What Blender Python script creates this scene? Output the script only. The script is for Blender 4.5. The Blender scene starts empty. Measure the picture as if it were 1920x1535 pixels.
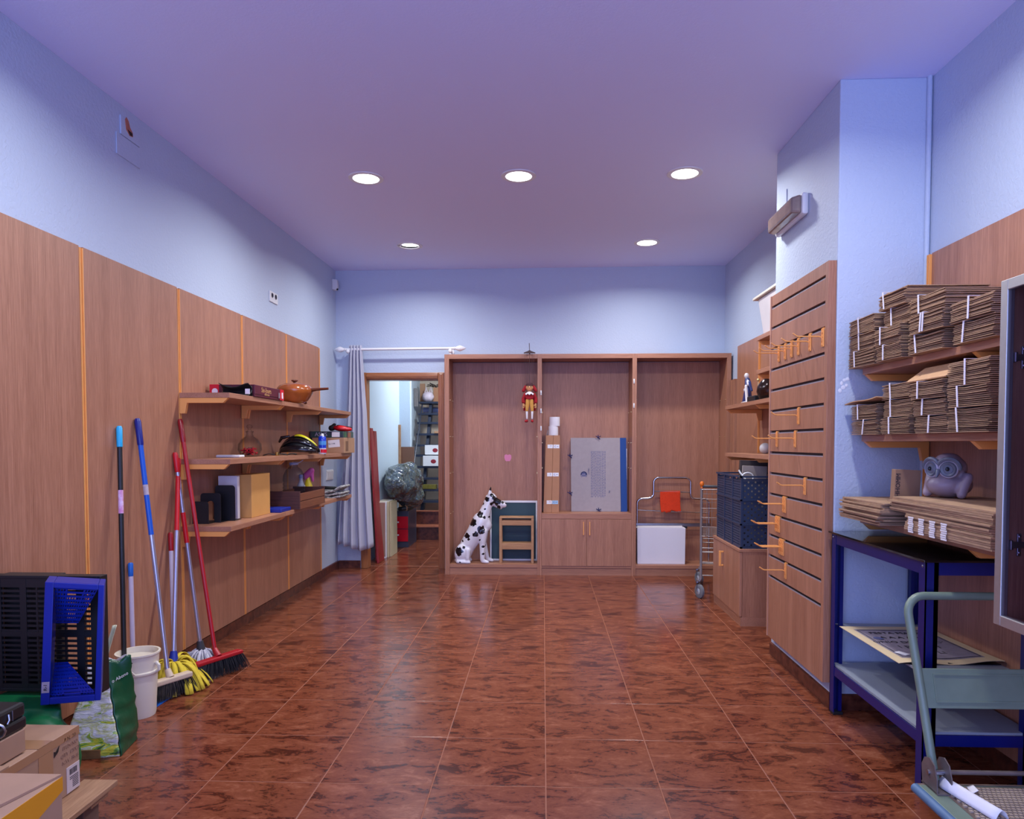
import bpy, bmesh, math, random
from mathutils import Vector, Matrix, noise
rnd = random.Random(7)
sc = bpy.context.scene
COL = sc.collection
R = math.radians
# ------------------------------------------------------------------ camera, world, exposure
cd = bpy.data.cameras.new('camera'); cam = bpy.data.objects.new('camera', cd); COL.objects.link(cam)
cam.location = (0, 0, 1.30); cam.rotation_euler = (R(90 - 1.996), 0, R(2.107))
cd.sensor_width = 36; cd.lens = 1325.34 * 36 / 1920
cd.shift_x = -(969.36 - 960) / 1920; cd.shift_y = (875.9 - 767.5) / 1920
cd.clip_start = .05
sc.camera = cam
w = bpy.data.worlds.new('world'); sc.world = w; w.use_nodes = True
bg = w.node_tree.nodes['Background']
bg.inputs['Color'].default_value = (.36, .46, 1.0, 1); bg.inputs['Strength'].default_value = 4.3
sc.view_settings.view_transform = 'Standard'; sc.view_settings.look = 'None'
sc.view_settings.exposure = 0.0; sc.view_settings.gamma = 1; sc.view_settings.use_curve_mapping = False
LAMP_W = 20.0; LAMP_COL = (.95, .97, 1.0)
# portal: tells the renderer that daylight comes in through the open shop front
pl = bpy.data.lights.new('shop_front_portal', 'AREA'); pl.shape = 'RECTANGLE'; pl.size = 3.9; pl.size_y = 2.9
pl.cycles.is_portal = True
po = bpy.data.objects.new('shop_front_portal', pl); COL.objects.link(po)
po.location = (-.15, -1.0, 1.48); po.rotation_euler = (R(90), 0, 0)

# ------------------------------------------------------------------ helpers
ORG = {}
def s2l(c):
    return tuple(((v / 255) / 12.92 if v / 255 <= .04045 else ((v / 255 + .055) / 1.055) ** 2.4) for v in c[:3]) + (1,)
MATS = {}
def _new(name):
    m = bpy.data.materials.new(name); m.use_nodes = True
    nt = m.node_tree; return m, nt, nt.nodes['Principled BSDF'], nt.nodes, nt.links
def mat(name, col, rough=.5, metal=0, var=0, scale=8, stretch=(1, 1, 1), bump=0, bscale=60, spec=.5, emit=None, estr=0, trans=0, alpha=1, coat=0, dark=None, sheen=0):
    """plain procedural surface: colour with optional noise variation and fine relief"""
    if name in MATS: return MATS[name]
    m, nt, b, N, L = _new(name)
    c = s2l(col)
    b.inputs['Base Color'].default_value = c; b.inputs['Roughness'].default_value = rough
    b.inputs['Metallic'].default_value = metal; b.inputs['Specular IOR Level'].default_value = spec
    if coat: b.inputs['Coat Weight'].default_value = coat; b.inputs['Coat Roughness'].default_value = .08
    if trans: b.inputs['Transmission Weight'].default_value = trans
    if alpha < 1: b.inputs['Alpha'].default_value = alpha
    if emit: b.inputs['Emission Color'].default_value = s2l(emit); b.inputs['Emission Strength'].default_value = estr
    if var or bump:
        tc = N.new('ShaderNodeTexCoord'); mp = N.new('ShaderNodeMapping'); mp.inputs['Scale'].default_value = stretch
        L.new(tc.outputs['Object'], mp.inputs['Vector'])
    if var:
        n = N.new('ShaderNodeTexNoise'); n.inputs['Scale'].default_value = scale; n.inputs['Detail'].default_value = 5
        L.new(mp.outputs['Vector'], n.inputs['Vector'])
        r = N.new('ShaderNodeValToRGB')
        d = s2l(dark) if dark else tuple(v * (1 - var) for v in c[:3]) + (1,)
        r.color_ramp.elements[0].position = .32; r.color_ramp.elements[0].color = d
        r.color_ramp.elements[1].position = .68; r.color_ramp.elements[1].color = c
        L.new(n.outputs['Fac'], r.inputs['Fac']); L.new(r.outputs['Color'], b.inputs['Base Color'])
    if bump:
        n2 = N.new('ShaderNodeTexNoise'); n2.inputs['Scale'].default_value = bscale; n2.inputs['Detail'].default_value = 3
        L.new(mp.outputs['Vector'], n2.inputs['Vector'])
        bp = N.new('ShaderNodeBump'); bp.inputs['Strength'].default_value = bump; bp.inputs['Distance'].default_value = .004
        L.new(n2.outputs['Fac'], bp.inputs['Height']); L.new(bp.outputs['Normal'], b.inputs['Normal'])
    MATS[name] = m; return m
def wood(name, col, dark, axis='z', rough=.42):
    """laminate with fine straight grain along one axis"""
    if name in MATS: return MATS[name]
    m, nt, b, N, L = _new(name)
    tc = N.new('ShaderNodeTexCoord'); mp = N.new('ShaderNodeMapping'); oi = N.new('ShaderNodeObjectInfo')
    ad = N.new('ShaderNodeVectorMath'); ad.operation = 'ADD'
    L.new(tc.outputs['Object'], ad.inputs[0]); 
    ml = N.new('ShaderNodeMath'); ml.operation = 'MULTIPLY'; ml.inputs[1].default_value = 13; L.new(oi.outputs['Random'], ml.inputs[0])
    L.new(ml.outputs[0], ad.inputs[1]); L.new(ad.outputs[0], mp.inputs['Vector'])
    sc3 = {'z': (1, 1, .035), 'y': (1, .035, 1), 'x': (.035, 1, 1)}[axis]
    mp.inputs['Scale'].default_value = sc3
    n = N.new('ShaderNodeTexNoise'); n.inputs['Scale'].default_value = 190; n.inputs['Detail'].default_value = 4; n.inputs['Roughness'].default_value = .7
    n2 = N.new('ShaderNodeTexNoise'); n2.inputs['Scale'].default_value = 14; n2.inputs['Detail'].default_value = 2
    L.new(mp.outputs['Vector'], n.inputs['Vector']); L.new(mp.outputs['Vector'], n2.inputs['Vector'])
    mx = N.new('ShaderNodeMath'); mx.operation = 'MULTIPLY_ADD'; mx.inputs[1].default_value = .32
    L.new(n2.outputs['Fac'], mx.inputs[0])
    m3 = N.new('ShaderNodeMath'); m3.operation = 'MULTIPLY'; m3.inputs[1].default_value = .68; L.new(n.outputs['Fac'], m3.inputs[0])
    L.new(m3.outputs[0], mx.inputs[2])
    r = N.new('ShaderNodeValToRGB')
    r.color_ramp.elements[0].position = .36; r.color_ramp.elements[0].color = s2l(dark)
    r.color_ramp.elements[1].position = .66; r.color_ramp.elements[1].color = s2l(col)
    L.new(mx.outputs[0], r.inputs['Fac']); L.new(r.outputs['Color'], b.inputs['Base Color'])
    b.inputs['Roughness'].default_value = rough
    MATS[name] = m; return m
def tile_mat():
    m, nt, b, N, L = _new('red_marbled_tile')
    tc = N.new('ShaderNodeTexCoord'); oi = N.new('ShaderNodeObjectInfo'); ad = N.new('ShaderNodeVectorMath'); ad.operation = 'ADD'
    ml = N.new('ShaderNodeMath'); ml.operation = 'MULTIPLY'; ml.inputs[1].default_value = 40; L.new(oi.outputs['Random'], ml.inputs[0])
    L.new(tc.outputs['Object'], ad.inputs[0]); L.new(ml.outputs[0], ad.inputs[1])
    mp = N.new('ShaderNodeMapping'); mp.inputs['Scale'].default_value = (.62, 1.2, 1); L.new(ad.outputs[0], mp.inputs['Vector'])
    def nz_(scale, det, rough, dist):
        n = N.new('ShaderNodeTexNoise'); n.inputs['Scale'].default_value = scale; n.inputs['Detail'].default_value = det; n.inputs['Roughness'].default_value = rough; n.inputs['Distortion'].default_value = dist
        L.new(mp.outputs['Vector'], n.inputs['Vector']); return n
    n = nz_(11, 9, .66, .9); n2 = nz_(48, 6, .7, 1.2)
    mx = N.new('ShaderNodeMath'); mx.operation = 'MULTIPLY_ADD'; mx.inputs[1].default_value = .3; L.new(n2.outputs['Fac'], mx.inputs[0])
    m2 = N.new('ShaderNodeMath'); m2.operation = 'MULTIPLY'; m2.inputs[1].default_value = .7; L.new(n.outputs['Fac'], m2.inputs[0]); L.new(m2.outputs[0], mx.inputs[2])
    r = N.new('ShaderNodeValToRGB'); e = r.color_ramp.elements
    e[0].position = .36; e[0].color = s2l((64, 27, 16)); e[1].position = .66; e[1].color = s2l((150, 92, 66))
    a = e.new(.43); a.color = s2l((78, 34, 20)); a = e.new(.465); a.color = s2l((112, 57, 36)); a = e.new(.55); a.color = s2l((126, 68, 44))
    L.new(mx.outputs[0], r.inputs['Fac']); L.new(r.outputs['Color'], b.inputs['Base Color'])
    b.inputs['Roughness'].default_value = .2; b.inputs['Specular IOR Level'].default_value = .42
    return m
def plaster(name, col, bump=.5, scale=75):
    """painted stippled plaster"""
    m, nt, b, N, L = _new(name)
    b.inputs['Base Color'].default_value = s2l(col); b.inputs['Roughness'].default_value = .62
    tc = N.new('ShaderNodeTexCoord')
    n = N.new('ShaderNodeTexNoise'); n.inputs['Scale'].default_value = scale; n.inputs['Detail'].default_value = 2; n.inputs['Distortion'].default_value = .6
    L.new(tc.outputs['Object'], n.inputs['Vector'])
    bp = N.new('ShaderNodeBump'); bp.inputs['Strength'].default_value = bump; bp.inputs['Distance'].default_value = .006
    L.new(n.outputs['Fac'], bp.inputs['Height']); L.new(bp.outputs['Normal'], b.inputs['Normal'])
    return m
def glass(name, col=(255, 255, 255), rough=.02, tint=.03, sheen=.45):
    """thin clear sheet or shell: mostly see-through with a Fresnel sheen"""
    if name in MATS: return MATS[name]
    m, nt, b, N, L = _new(name)
    b.inputs['Base Color'].default_value = (.02, .02, .022, 1); b.inputs['Roughness'].default_value = rough
    b.inputs['Specular IOR Level'].default_value = .6
    t = N.new('ShaderNodeBsdfTransparent'); t.inputs['Color'].default_value = s2l(col)
    lw = N.new('ShaderNodeLayerWeight'); lw.inputs['Blend'].default_value = .35
    ma = N.new('ShaderNodeMath'); ma.operation = 'MULTIPLY_ADD'; ma.inputs[1].default_value = sheen; ma.inputs[2].default_value = tint
    L.new(lw.outputs['Facing'], ma.inputs[0])
    mx = N.new('ShaderNodeMixShader'); L.new(ma.outputs[0], mx.inputs['Fac']); L.new(t.outputs[0], mx.inputs[1]); L.new(b.outputs[0], mx.inputs[2])
    L.new(mx.outputs[0], nt.nodes['Material Output'].inputs['Surface'])
    MATS[name] = m; return m

class MB:
    """collects shapes in world coordinates and links them as ONE mesh object"""
    def __init__(s): s.v = []; s.f = []
    def add(s, v, f):
        o = len(s.v); s.v += [Vector(p) for p in v]; s.f += [tuple(i + o for i in q) for q in f]; return s
    def hexa(s, p):   # 4 bottom (ccw), 4 top
        return s.add(p, [(3, 2, 1, 0), (4, 5, 6, 7), (0, 1, 5, 4), (1, 2, 6, 5), (2, 3, 7, 6), (3, 0, 4, 7)])
    def box(s, x0, x1, y0, y1, z0, z1):
        return s.hexa([(x0, y0, z0), (x1, y0, z0), (x1, y1, z0), (x0, y1, z0), (x0, y0, z1), (x1, y0, z1), (x1, y1, z1), (x0, y1, z1)])
    def obox(s, c, size, rot=(0, 0, 0)):
        M = Matrix.Rotation(rot[2], 3, 'Z') @ Matrix.Rotation(rot[1], 3, 'Y') @ Matrix.Rotation(rot[0], 3, 'X')
        a, b, d = (v / 2 for v in size); c = Vector(c)
        return s.hexa([c + M @ Vector(p) for p in [(-a, -b, -d), (a, -b, -d), (a, b, -d), (-a, b, -d), (-a, -b, d), (a, -b, d), (a, b, d), (-a, b, d)]])
    def bar(s, p, q, w, h=None, up=(0, 0, 1)):
        p, q = Vector(p), Vector(q); h = h or w; d = (q - p).normalized(); u = Vector(up)
        if abs(d.dot(u)) > .98: u = Vector((0, 1, 0))
        a = d.cross(u).normalized() * w / 2; b = a.cross(d).normalized() * h / 2
        return s.hexa([p - a - b, p + a - b, p + a + b, p - a + b, q - a - b, q + a - b, q + a + b, q - a + b])
    def tube(s, path, r, n=10, caps=True):
        P = [Vector(p) for p in path]; k = len(P); rs = r if isinstance(r, (list, tuple)) else [r] * k
        o = len(s.v); a = None
        for i, p in enumerate(P):
            d = (P[min(i + 1, k - 1)] - P[max(i - 1, 0)]).normalized()
            if a is None:
                u = Vector((0, 0, 1)) if abs(d.z) < .9 else Vector((1, 0, 0)); a = d.cross(u).normalized()
            else: a = (a - d * a.dot(d)).normalized()
            b = d.cross(a)
            for j in range(n):
                t = 2 * math.pi * j / n; s.v.append(p + (a * math.cos(t) + b * math.sin(t)) * rs[i])
        for i in range(k - 1):
            for j in range(n):
                j2 = (j + 1) % n; s.f.append((o + i * n + j, o + i * n + j2, o + (i + 1) * n + j2, o + (i + 1) * n + j))
        if caps:
            s.f.append(tuple(o + j for j in reversed(range(n)))); s.f.append(tuple(o + (k - 1) * n + j for j in range(n)))
        return s
    def lathe(s, prof, c=(0, 0, 0), n=24, M=None, sx=1, sy=1):
        c = Vector(c); o = len(s.v); k = len(prof); M = M or Matrix.Identity(3)
        for r, z in prof:
            for j in range(n):
                t = 2 * math.pi * j / n; s.v.append(c + M @ Vector((r * math.cos(t) * sx, r * math.sin(t) * sy, z)))
        for i in range(k - 1):
            for j in range(n):
                j2 = (j + 1) % n; s.f.append((o + i * n + j, o + i * n + j2, o + (i + 1) * n + j2, o + (i + 1) * n + j))
        if prof[0][0] > 1e-5: s.f.append(tuple(o + j for j in reversed(range(n))))
        if prof[-1][0] > 1e-5: s.f.append(tuple(o + (k - 1) * n + j for j in range(n)))
        return s
    def ell(s, c, r, M=None, n=20, m=12):
        return s.lathe([(max(1e-6, math.sin(math.pi * i / m)) * 1, -math.cos(math.pi * i / m)) for i in range(m + 1)], c, n, (M or Matrix.Identity(3)) @ Matrix.Diagonal(r))
    def prism(s, poly, fn, w0, w1):
        k = len(poly); a = [fn(u, v, w0) for u, v in poly]; b = [fn(u, v, w1) for u, v in poly]
        return s.add(a + b, [tuple(reversed(range(k))), tuple(range(k, 2 * k))] + [(i, (i + 1) % k, k + (i + 1) % k, k + i) for i in range(k)])
    def grid(s, fn, nu, nv, closed_u=False):
        o = len(s.v)
        for j in range(nv + 1):
            for i in range(nu + 1): s.v.append(Vector(fn(i / nu, j / nv)))
        for j in range(nv):
            for i in range(nu):
                a = o + j * (nu + 1) + i; s.f.append((a, a + 1, a + nu + 2, a + nu + 1))
        return s
    def build(s, name, m, parent=None, smooth=False, bevel=0, kind=None, label=None, solid=0, fix=True, sub=0):
        if parent is not None: org = ORG[parent.name]
        else:
            xs = [p.x for p in s.v]; ys = [p.y for p in s.v]; zs = [p.z for p in s.v]
            org = Vector(((min(xs) + max(xs)) / 2, (min(ys) + max(ys)) / 2, min(zs)))
        me = bpy.data.meshes.new(name); me.from_pydata([p - org for p in s.v], [], s.f); me.update()
        if fix:
            bm = bmesh.new(); bm.from_mesh(me); bmesh.ops.recalc_face_normals(bm, faces=bm.faces); bm.to_mesh(me); bm.free()
        if smooth:
            for p in me.polygons: p.use_smooth = True
            me.set_sharp_from_angle(angle=R(40))
        me.materials.append(m)
        o = bpy.data.objects.new(name, me); COL.objects.link(o); ORG[o.name] = org
        if parent is not None: o.parent = parent
        else: o.location = org
        if solid:
            d = o.modifiers.new('thickness', 'SOLIDIFY'); d.thickness = solid; d.offset = 0
        if sub:
            d = o.modifiers.new('subdivision', 'SUBSURF'); d.levels = sub; d.render_levels = sub
        if bevel:
            d = o.modifiers.new('bevel', 'BEVEL'); d.width = bevel; d.segments = 2; d.limit_method = 'ANGLE'; d.harden_normals = False
        if kind: o['kind'] = kind
        if label: o['label'] = label
        return o
def B(x0, x1, y0, y1, z0, z1): return MB().box(x0, x1, y0, y1, z0, z1)
def thing(name, label, cat, loc, group=None):
    o = bpy.data.objects.new(name, None); o.empty_display_size = .05; COL.objects.link(o); o.location = loc
    ORG[o.name] = Vector(loc); o['label'] = label; o['category'] = cat
    if group: o['group'] = group
    return o
def tag(o, label, cat, group=None):
    o['label'] = label; o['category'] = cat
    if group: o['group'] = group
    return o
def struct(o): o['kind'] = 'structure'; return o
def dup(root, loc, label, rotz=None, group=None):
    def cp(o, par):
        c = o.copy(); COL.objects.link(c)
        if par is not None: c.parent = par
        for ch in list(o.children): cp(ch, c)
        return c
    r = cp(root, None); r.location = loc; r['label'] = label
    if rotz is not None: r.rotation_euler[2] = rotz
    if group: r['group'] = group
    ORG[r.name] = Vector(loc); return r
def remesh(o, vox, smooth=6):
    d = o.modifiers.new('union', 'REMESH'); d.mode = 'VOXEL'; d.voxel_size = vox; d.use_smooth_shade = True
    d = o.modifiers.new('soften', 'SMOOTH'); d.iterations = smooth; d.factor = .5
    return o
def caps(mb, p, q, r1, r2, n=14):
    """tapered limb with round ends"""
    p, q = Vector(p), Vector(q)
    d = (q - p); L = d.length; M = d.to_track_quat('Z', 'Y').to_matrix()
    pr = [(max(1e-6, r1 * math.cos(a)), r1 * math.sin(a)) for a in [R(-90 + 22.5 * i) for i in range(5)]]
    pr += [(max(1e-6, r2 * math.cos(a)), L + r2 * math.sin(a)) for a in [R(22.5 * i) for i in range(5)]]
    return mb.lathe(pr, p, n, M)
def text(name, body, size, m, parent, loc, right, up, depth=.0006, align='CENTER', label=None):
    """lettering as thin raised geometry; right/up give the writing plane"""
    cu = bpy.data.curves.new('lettering', 'FONT'); cu.body = body; cu.size = size; cu.extrude = depth; cu.align_x = align; cu.align_y = 'CENTER'
    cu.resolution_u = 2
    t = bpy.data.objects.new('lettering', cu); COL.objects.link(t)
    dg = bpy.context.evaluated_depsgraph_get(); me = bpy.data.meshes.new_from_object(t.evaluated_get(dg))
    bpy.data.objects.remove(t); me.name = name
    r_, u_ = Vector(right).normalized(), Vector(up).normalized(); n_ = r_.cross(u_)
    M = Matrix((r_, u_, n_)).transposed().to_4x4(); M.translation = Vector(loc) - ORG[parent.name]
    me.transform(M); me.materials.clear(); me.materials.append(m)
    o = bpy.data.objects.new(name, me); COL.objects.link(o); o.parent = parent; ORG[o.name] = ORG[parent.name]
    if label: o['label'] = label
    return o
def arc(c, r, a0, a1, fn, n=6):
    return [fn(c[0] + r * math.cos(R(a0 + (a1 - a0) * i / n)), c[1] + r * math.sin(R(a0 + (a1 - a0) * i / n))) for i in range(n + 1)]
def nz(p, s=1.0): return noise.noise(Vector(p) * s)
def grp(e): return e

# ------------------------------------------------------------------ materials
WZ = wood('beech_laminate_upright', (184, 130, 102), (148, 98, 74), 'z')
WY = wood('beech_laminate_along', (184, 130, 102), (150, 100, 76), 'y')
WX = wood('beech_laminate_across', (184, 130, 102), (150, 100, 76), 'x')
WEDGE = mat('laminate_edge', (186, 136, 112), .5, var=.08, scale=30)
OAK = wood('varnished_oak', (176, 112, 66), (138, 80, 44), 'z', .3)
PINE = wood('raw_pine', (196, 152, 112), (160, 112, 76), 'y', .6)
ORANGE = mat('orange_enamel', (238, 164, 90), .35, var=.04)
SLOT = mat('dark_slot', (70, 38, 18), .8)
WALLM = plaster('pale_blue_plaster', (184, 196, 216), .42, 62)
CEILM = plaster('lilac_white_ceiling_paint', (218, 222, 255), .1, 90)
TILE = tile_mat()
GROUT = mat('salmon_grout', (150, 92, 66), .8, var=.1, scale=40)
SKIRT = mat('red_skirting_tile', (112, 60, 42), .3, var=.4, scale=26, dark=(66, 28, 20))
WHITE = mat('white_paint', (232, 230, 232), .4)
WPLASTIC = mat('white_plastic', (226, 226, 226), .35)
BLACK = mat('black_plastic', (22, 22, 25), .45)
BLACKM = mat('black_matte', (16, 16, 18), .7)
CHROME = mat('chrome', (200, 200, 205), .16, 1)
STEEL = mat('brushed_steel', (168, 168, 176), .34, 1)
ALU = mat('brushed_aluminium', (196, 194, 192), .42, .85, var=.05, scale=60)
CARD = mat('brown_cardboard', (178, 136, 104), .75, var=.09, scale=14, bump=.1, bscale=120)
CARD2 = mat('kraft_cardboard', (206, 150, 82), .7, var=.06, scale=10)
CARDD = mat('grey_brown_cardboard', (150, 116, 92), .8, var=.1, scale=22)
CARDE = mat('cardboard_cut_edge', (196, 152, 112), .8, var=.14, scale=60)
PAPER = mat('white_paper', (232, 228, 232), .7)
BLUEP = mat('blue_plastic', (14, 40, 142), .4)
BLUED = mat('dark_blue_enamel', (4, 18, 96), .32)
NAVY = mat('navy_plastic', (36, 52, 82), .42)
REDP = mat('red_plastic', (200, 22, 34), .35)
REDD = mat('dark_red_plastic', (168, 22, 34), .35)
GREENM = mat('grey_green_enamel', (116, 132, 114), .38, var=.14, scale=12)
RUBBER = mat('grey_rubber', (112, 114, 120), .6)
YELLOW = mat('yellow_microfibre', (222, 196, 52), .9, var=.15, scale=30)
CREAM = mat('cream_plastic', (226, 216, 196), .4)
DARKTXT = mat('dark_print', (48, 40, 44), .7)
GLASS = glass('clear_glass')
# ------------------------------------------------------------------ room shell
def CZ(x, y): return 2.957 + .005 * x + .0158 * y
XL, XR, YB, YF = -2.13, 1.83, 7.24, -1.0
def wallbox(x0, x1, y0, y1, z0=0, top=None):
    t = lambda x, y: CZ(x, y) if top is None else top
    return [(x0, y0, z0), (x1, y0, z0), (x1, y1, z0), (x0, y1, z0), (x0, y0, t(x0, y0)), (x1, y0, t(x1, y0)), (x1, y1, t(x1, y1)), (x0, y1, t(x0, y1))]
T = .4317; TX0 = .0122; TY0 = 2.632
floor = struct(MB().box(XL - .1, XR + .1, YF, 11.0, -.08, -.0008).build('floor', GROUT))
tiles = {}
def lay_tiles(xa, xb, ya, yb):
    i0 = math.floor((xa - TX0) / T); i1 = math.ceil((xb - TX0) / T); j0 = math.floor((ya - TY0) / T); j1 = math.ceil((yb - TY0) / T)
    for i in range(i0, i1):
        for j in range(j0, j1):
            a, b = max(xa, TX0 + i * T), min(xb, TX0 + (i + 1) * T); c, d = max(ya, TY0 + j * T), min(yb, TY0 + (j + 1) * T)
            if b - a < .03 or d - c < .03: continue
            key = (round(b - a, 3), round(d - c, 3))
            if key not in tiles:
                hx, hy = (b - a) / 2 - .0022, (d - c) / 2 - .0022; e = .0015
                v = [(-hx, -hy, -.005), (hx, -hy, -.005), (hx, hy, -.005), (-hx, hy, -.005),
                     (-hx, -hy, -.0003), (hx, -hy, -.0003), (hx, hy, -.0003), (-hx, hy, -.0003),
                     (-hx + e, -hy + e, 0), (hx - e, -hy + e, 0), (hx - e, hy - e, 0), (-hx + e, hy - e, 0)]
                f = [(8, 9, 10, 11)] + [(k, (k + 1) % 4, 4 + (k + 1) % 4, 4 + k) for k in range(4)] + [(4 + k, 4 + (k + 1) % 4, 8 + (k + 1) % 4, 8 + k) for k in range(4)]
                me = bpy.data.meshes.new('tile'); me.from_pydata(v, [], f); me.update(); me.materials.append(TILE); tiles[key] = me
            o = bpy.data.objects.new('tile', tiles[key]); COL.objects.link(o); o.parent = floor
            o.location = Vector(((a + b) / 2, (c + d) / 2, rnd.uniform(-.0002, .0002))) - ORG[floor.name]
lay_tiles(XL, XR, .4, YB); lay_tiles(-1.82, -1.07, YB, YB + .12); lay_tiles(-1.9, .2, YB + .12, 9.37)
ceil = struct(MB().hexa([(XL - .1, YF, CZ(XL, YF)), (XR + .1, YF, CZ(XR, YF)), (XR + .1, YB + .12, CZ(XR, YB + .12)), (XL - .1, YB + .12, CZ(XL, YB + .12))] +
                        [(x, y, 3.25) for x, y in ((XL - .1, YF), (XR + .1, YF), (XR + .1, YB + .12), (XL - .1, YB + .12))]).build('ceiling', CEILM))
wl = struct(MB().hexa(wallbox(XL - .1, XL, YF, YB + .12)).build('wall_left', WALLM))
wr = struct(MB().hexa(wallbox(XR, XR + .1, YF, YB + .12)).build('wall_right', WALLM))
wb = MB().hexa(wallbox(XL, -1.83, YB, YB + .12)); wb.hexa(wallbox(-1.06, XR, YB, YB + .12)); wb.hexa(wallbox(-1.83, -1.06, YB, YB + .12, 1.955))
struct(wb.build('wall_back', WALLM))
wc = struct(MB().hexa(wallbox(1.405, XR, 3.46, 4.37)).build('wall_column', WALLM, bevel=.006))
MB().tube([(1.815, 3.452, 1.0), (1.815, 3.452, 3.02)], .012, 10).build('painted_pipe', WALLM, wc, smooth=True)
pm = MB()
for k_, (px_, pz_) in enumerate(((1.432, 1.585), (1.445, 1.60), (1.44, 1.565), (1.455, 1.575), (1.425, 1.55), (1.46, 1.605))): pm.ell((px_, 3.4597, pz_), (.007 + .002 * (k_ % 3), .0012, .010 - .002 * (k_ % 2)), n=10, m=6)
pm.build('bare_plaster_spots', mat('bare_plaster', (226, 228, 236), .8), wc)
# door opening: moulded oak casing and jamb linings
dr = struct(thing('door_1', '', '', (-1.445, YB, 0))); del dr['label']; del dr['category']
def casing(side):
    mb = MB()
    x0, x1 = ((-1.885, -1.815) if side == 'l' else (-1.075, -1.012))
    mb.box(x0, x1, YB - .012, YB, 0, 1.95 + (.07)); 
    mb.box(x0 + .008, x1 - .008, YB - .020, YB - .012, 0, 2.01); mb.box(x0 + .02, x1 - .02, YB - .026, YB - .02, 0, 2.0)
    return mb
casing('l').build('casing', OAK, dr, bevel=.003); casing('r').build('casing', OAK, dr, bevel=.003)
hd = B(-1.815, -1.075, YB - .012, YB, 1.95, 2.018); hd.box(-1.815, -1.075, YB - .020, YB - .012, 1.958, 2.01); hd.box(-1.815, -1.075, YB - .026, YB - .02, 1.972, 1.998)
hd.build('head_casing', wood('varnished_oak_across', (176, 112, 66), (138, 80, 44), 'x', .3), dr, bevel=.003)
B(-1.83, -1.815, YB, YB + .12, 0, 1.955).build('jamb', OAK, dr); B(-1.075, -1.06, YB, YB + .12, 0, 1.955).build('jamb', OAK, dr)
B(-1.83, -1.06, YB, YB + .12, 1.943, 1.955).build('jamb_head', OAK, dr)
# skirting tiles
def skirting(name, segs):
    """row of skirting tiles; segs: ((x0,y0),(x1,y1), outward normal)"""
    e = struct(thing(name, '', '', (segs[0][0][0], segs[0][0][1], 0))); del e['label']; del e['category']
    for (a, b, n) in segs:
        a, b, n = Vector((*a, 0)), Vector((*b, 0)), Vector((*n, 0)); L = (b - a).length; d = (b - a) / L
        k = max(1, round(L / T))
        for i in range(k):
            p, q = a + d * (L * i / k + .001), a + d * (L * (i + 1) / k - .001)
            pts = [p, q, q + n * .009, p + n * .009]; up = Vector((0, 0, .072)); up2 = Vector((0, 0, .078))
            MB().hexa([v + Vector((0, 0, 0)) for v in pts] + [pts[0] + up2, pts[1] + up2, pts[2] + up, pts[3] + up]).build('tile', SKIRT, e)
skirting('baseboard_left', [((XL, 1.2), (XL, YB), (1, 0))])
skirting('baseboard_back', [((XL + .01, YB), (-1.89, YB), (0, -1))])
skirting('baseboard_right', [((1.405, 4.37), (1.405, 3.46), (-1, 0)), ((1.40, 3.46), (1.80, 3.46), (0, -1)), ((XR, 3.45), (XR, 1.0), (-1, 0))])
# wall panelling: laminate boards and orange slotted rails
def panels_left():
    rails = [1.463, 2.325, 3.187, 4.05, 4.91, 5.77, 6.632]
    for a, b in zip(rails[:-1], rails[1:]):
        B(XL, XL + .018, a + .0145, b - .0145, .082, 2.196).build('panel', WZ, wl)
    for y in rails:
        m = MB(); wd = .0125 if y < 6.5 else .008
        m.box(XL, XL + .010, y - wd, y + wd, .082, 2.19); m.box(XL, XL + .021, y - wd, y - wd * .45, .082, 2.19); m.box(XL, XL + .021, y + wd * .45, y + wd, .082, 2.19)
        r = m.build('shelf_rail', ORANGE, wl)
        s = MB()
        if y < 4.5:
            for k in range(27): s.box(XL + .010, XL + .0105, y - .004, y + .004, .13 + k * .075, .165 + k * .075)
            s.build('slots', SLOT, r, kind='stuff')
panels_left()
XRP = 1.805
def rail(x, y, z0, z1, parent):
    MB().box(x - .004, XR, y - .011, y + .011, z0, z1).box(x - .012, x - .004, y - .011, y - .005, z0, z1).box(x - .012, x - .004, y + .005, y + .011, z0, z1).build('shelf_rail', ORANGE, parent)
for a, b in ((2.56, 3.385), (1.70, 2.535), (.84, 1.675)):
    B(XRP, XR, a, b, .082, 2.18).build('panel', WZ, wr)
for y in (3.397, 2.547, 1.687): rail(XRP, y, .082, 2.175, wr)
for a, b in ((6.035, 6.72), (5.175, 6.01), (4.38, 5.15)):
    B(XR - .012, XR, a, b, .082, 2.20).build('panel', WZ, wr)
for y in (6.022, 5.162): rail(XR - .012, y, .082, 2.195, wr)
# two narrow infill strips in the far right corner
for a, b in ((6.74, 6.80), (6.81, 6.885)):
    B(XR - .03, XR, a, b, .08, 1.9).build('panel', WZ, wr)
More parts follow.
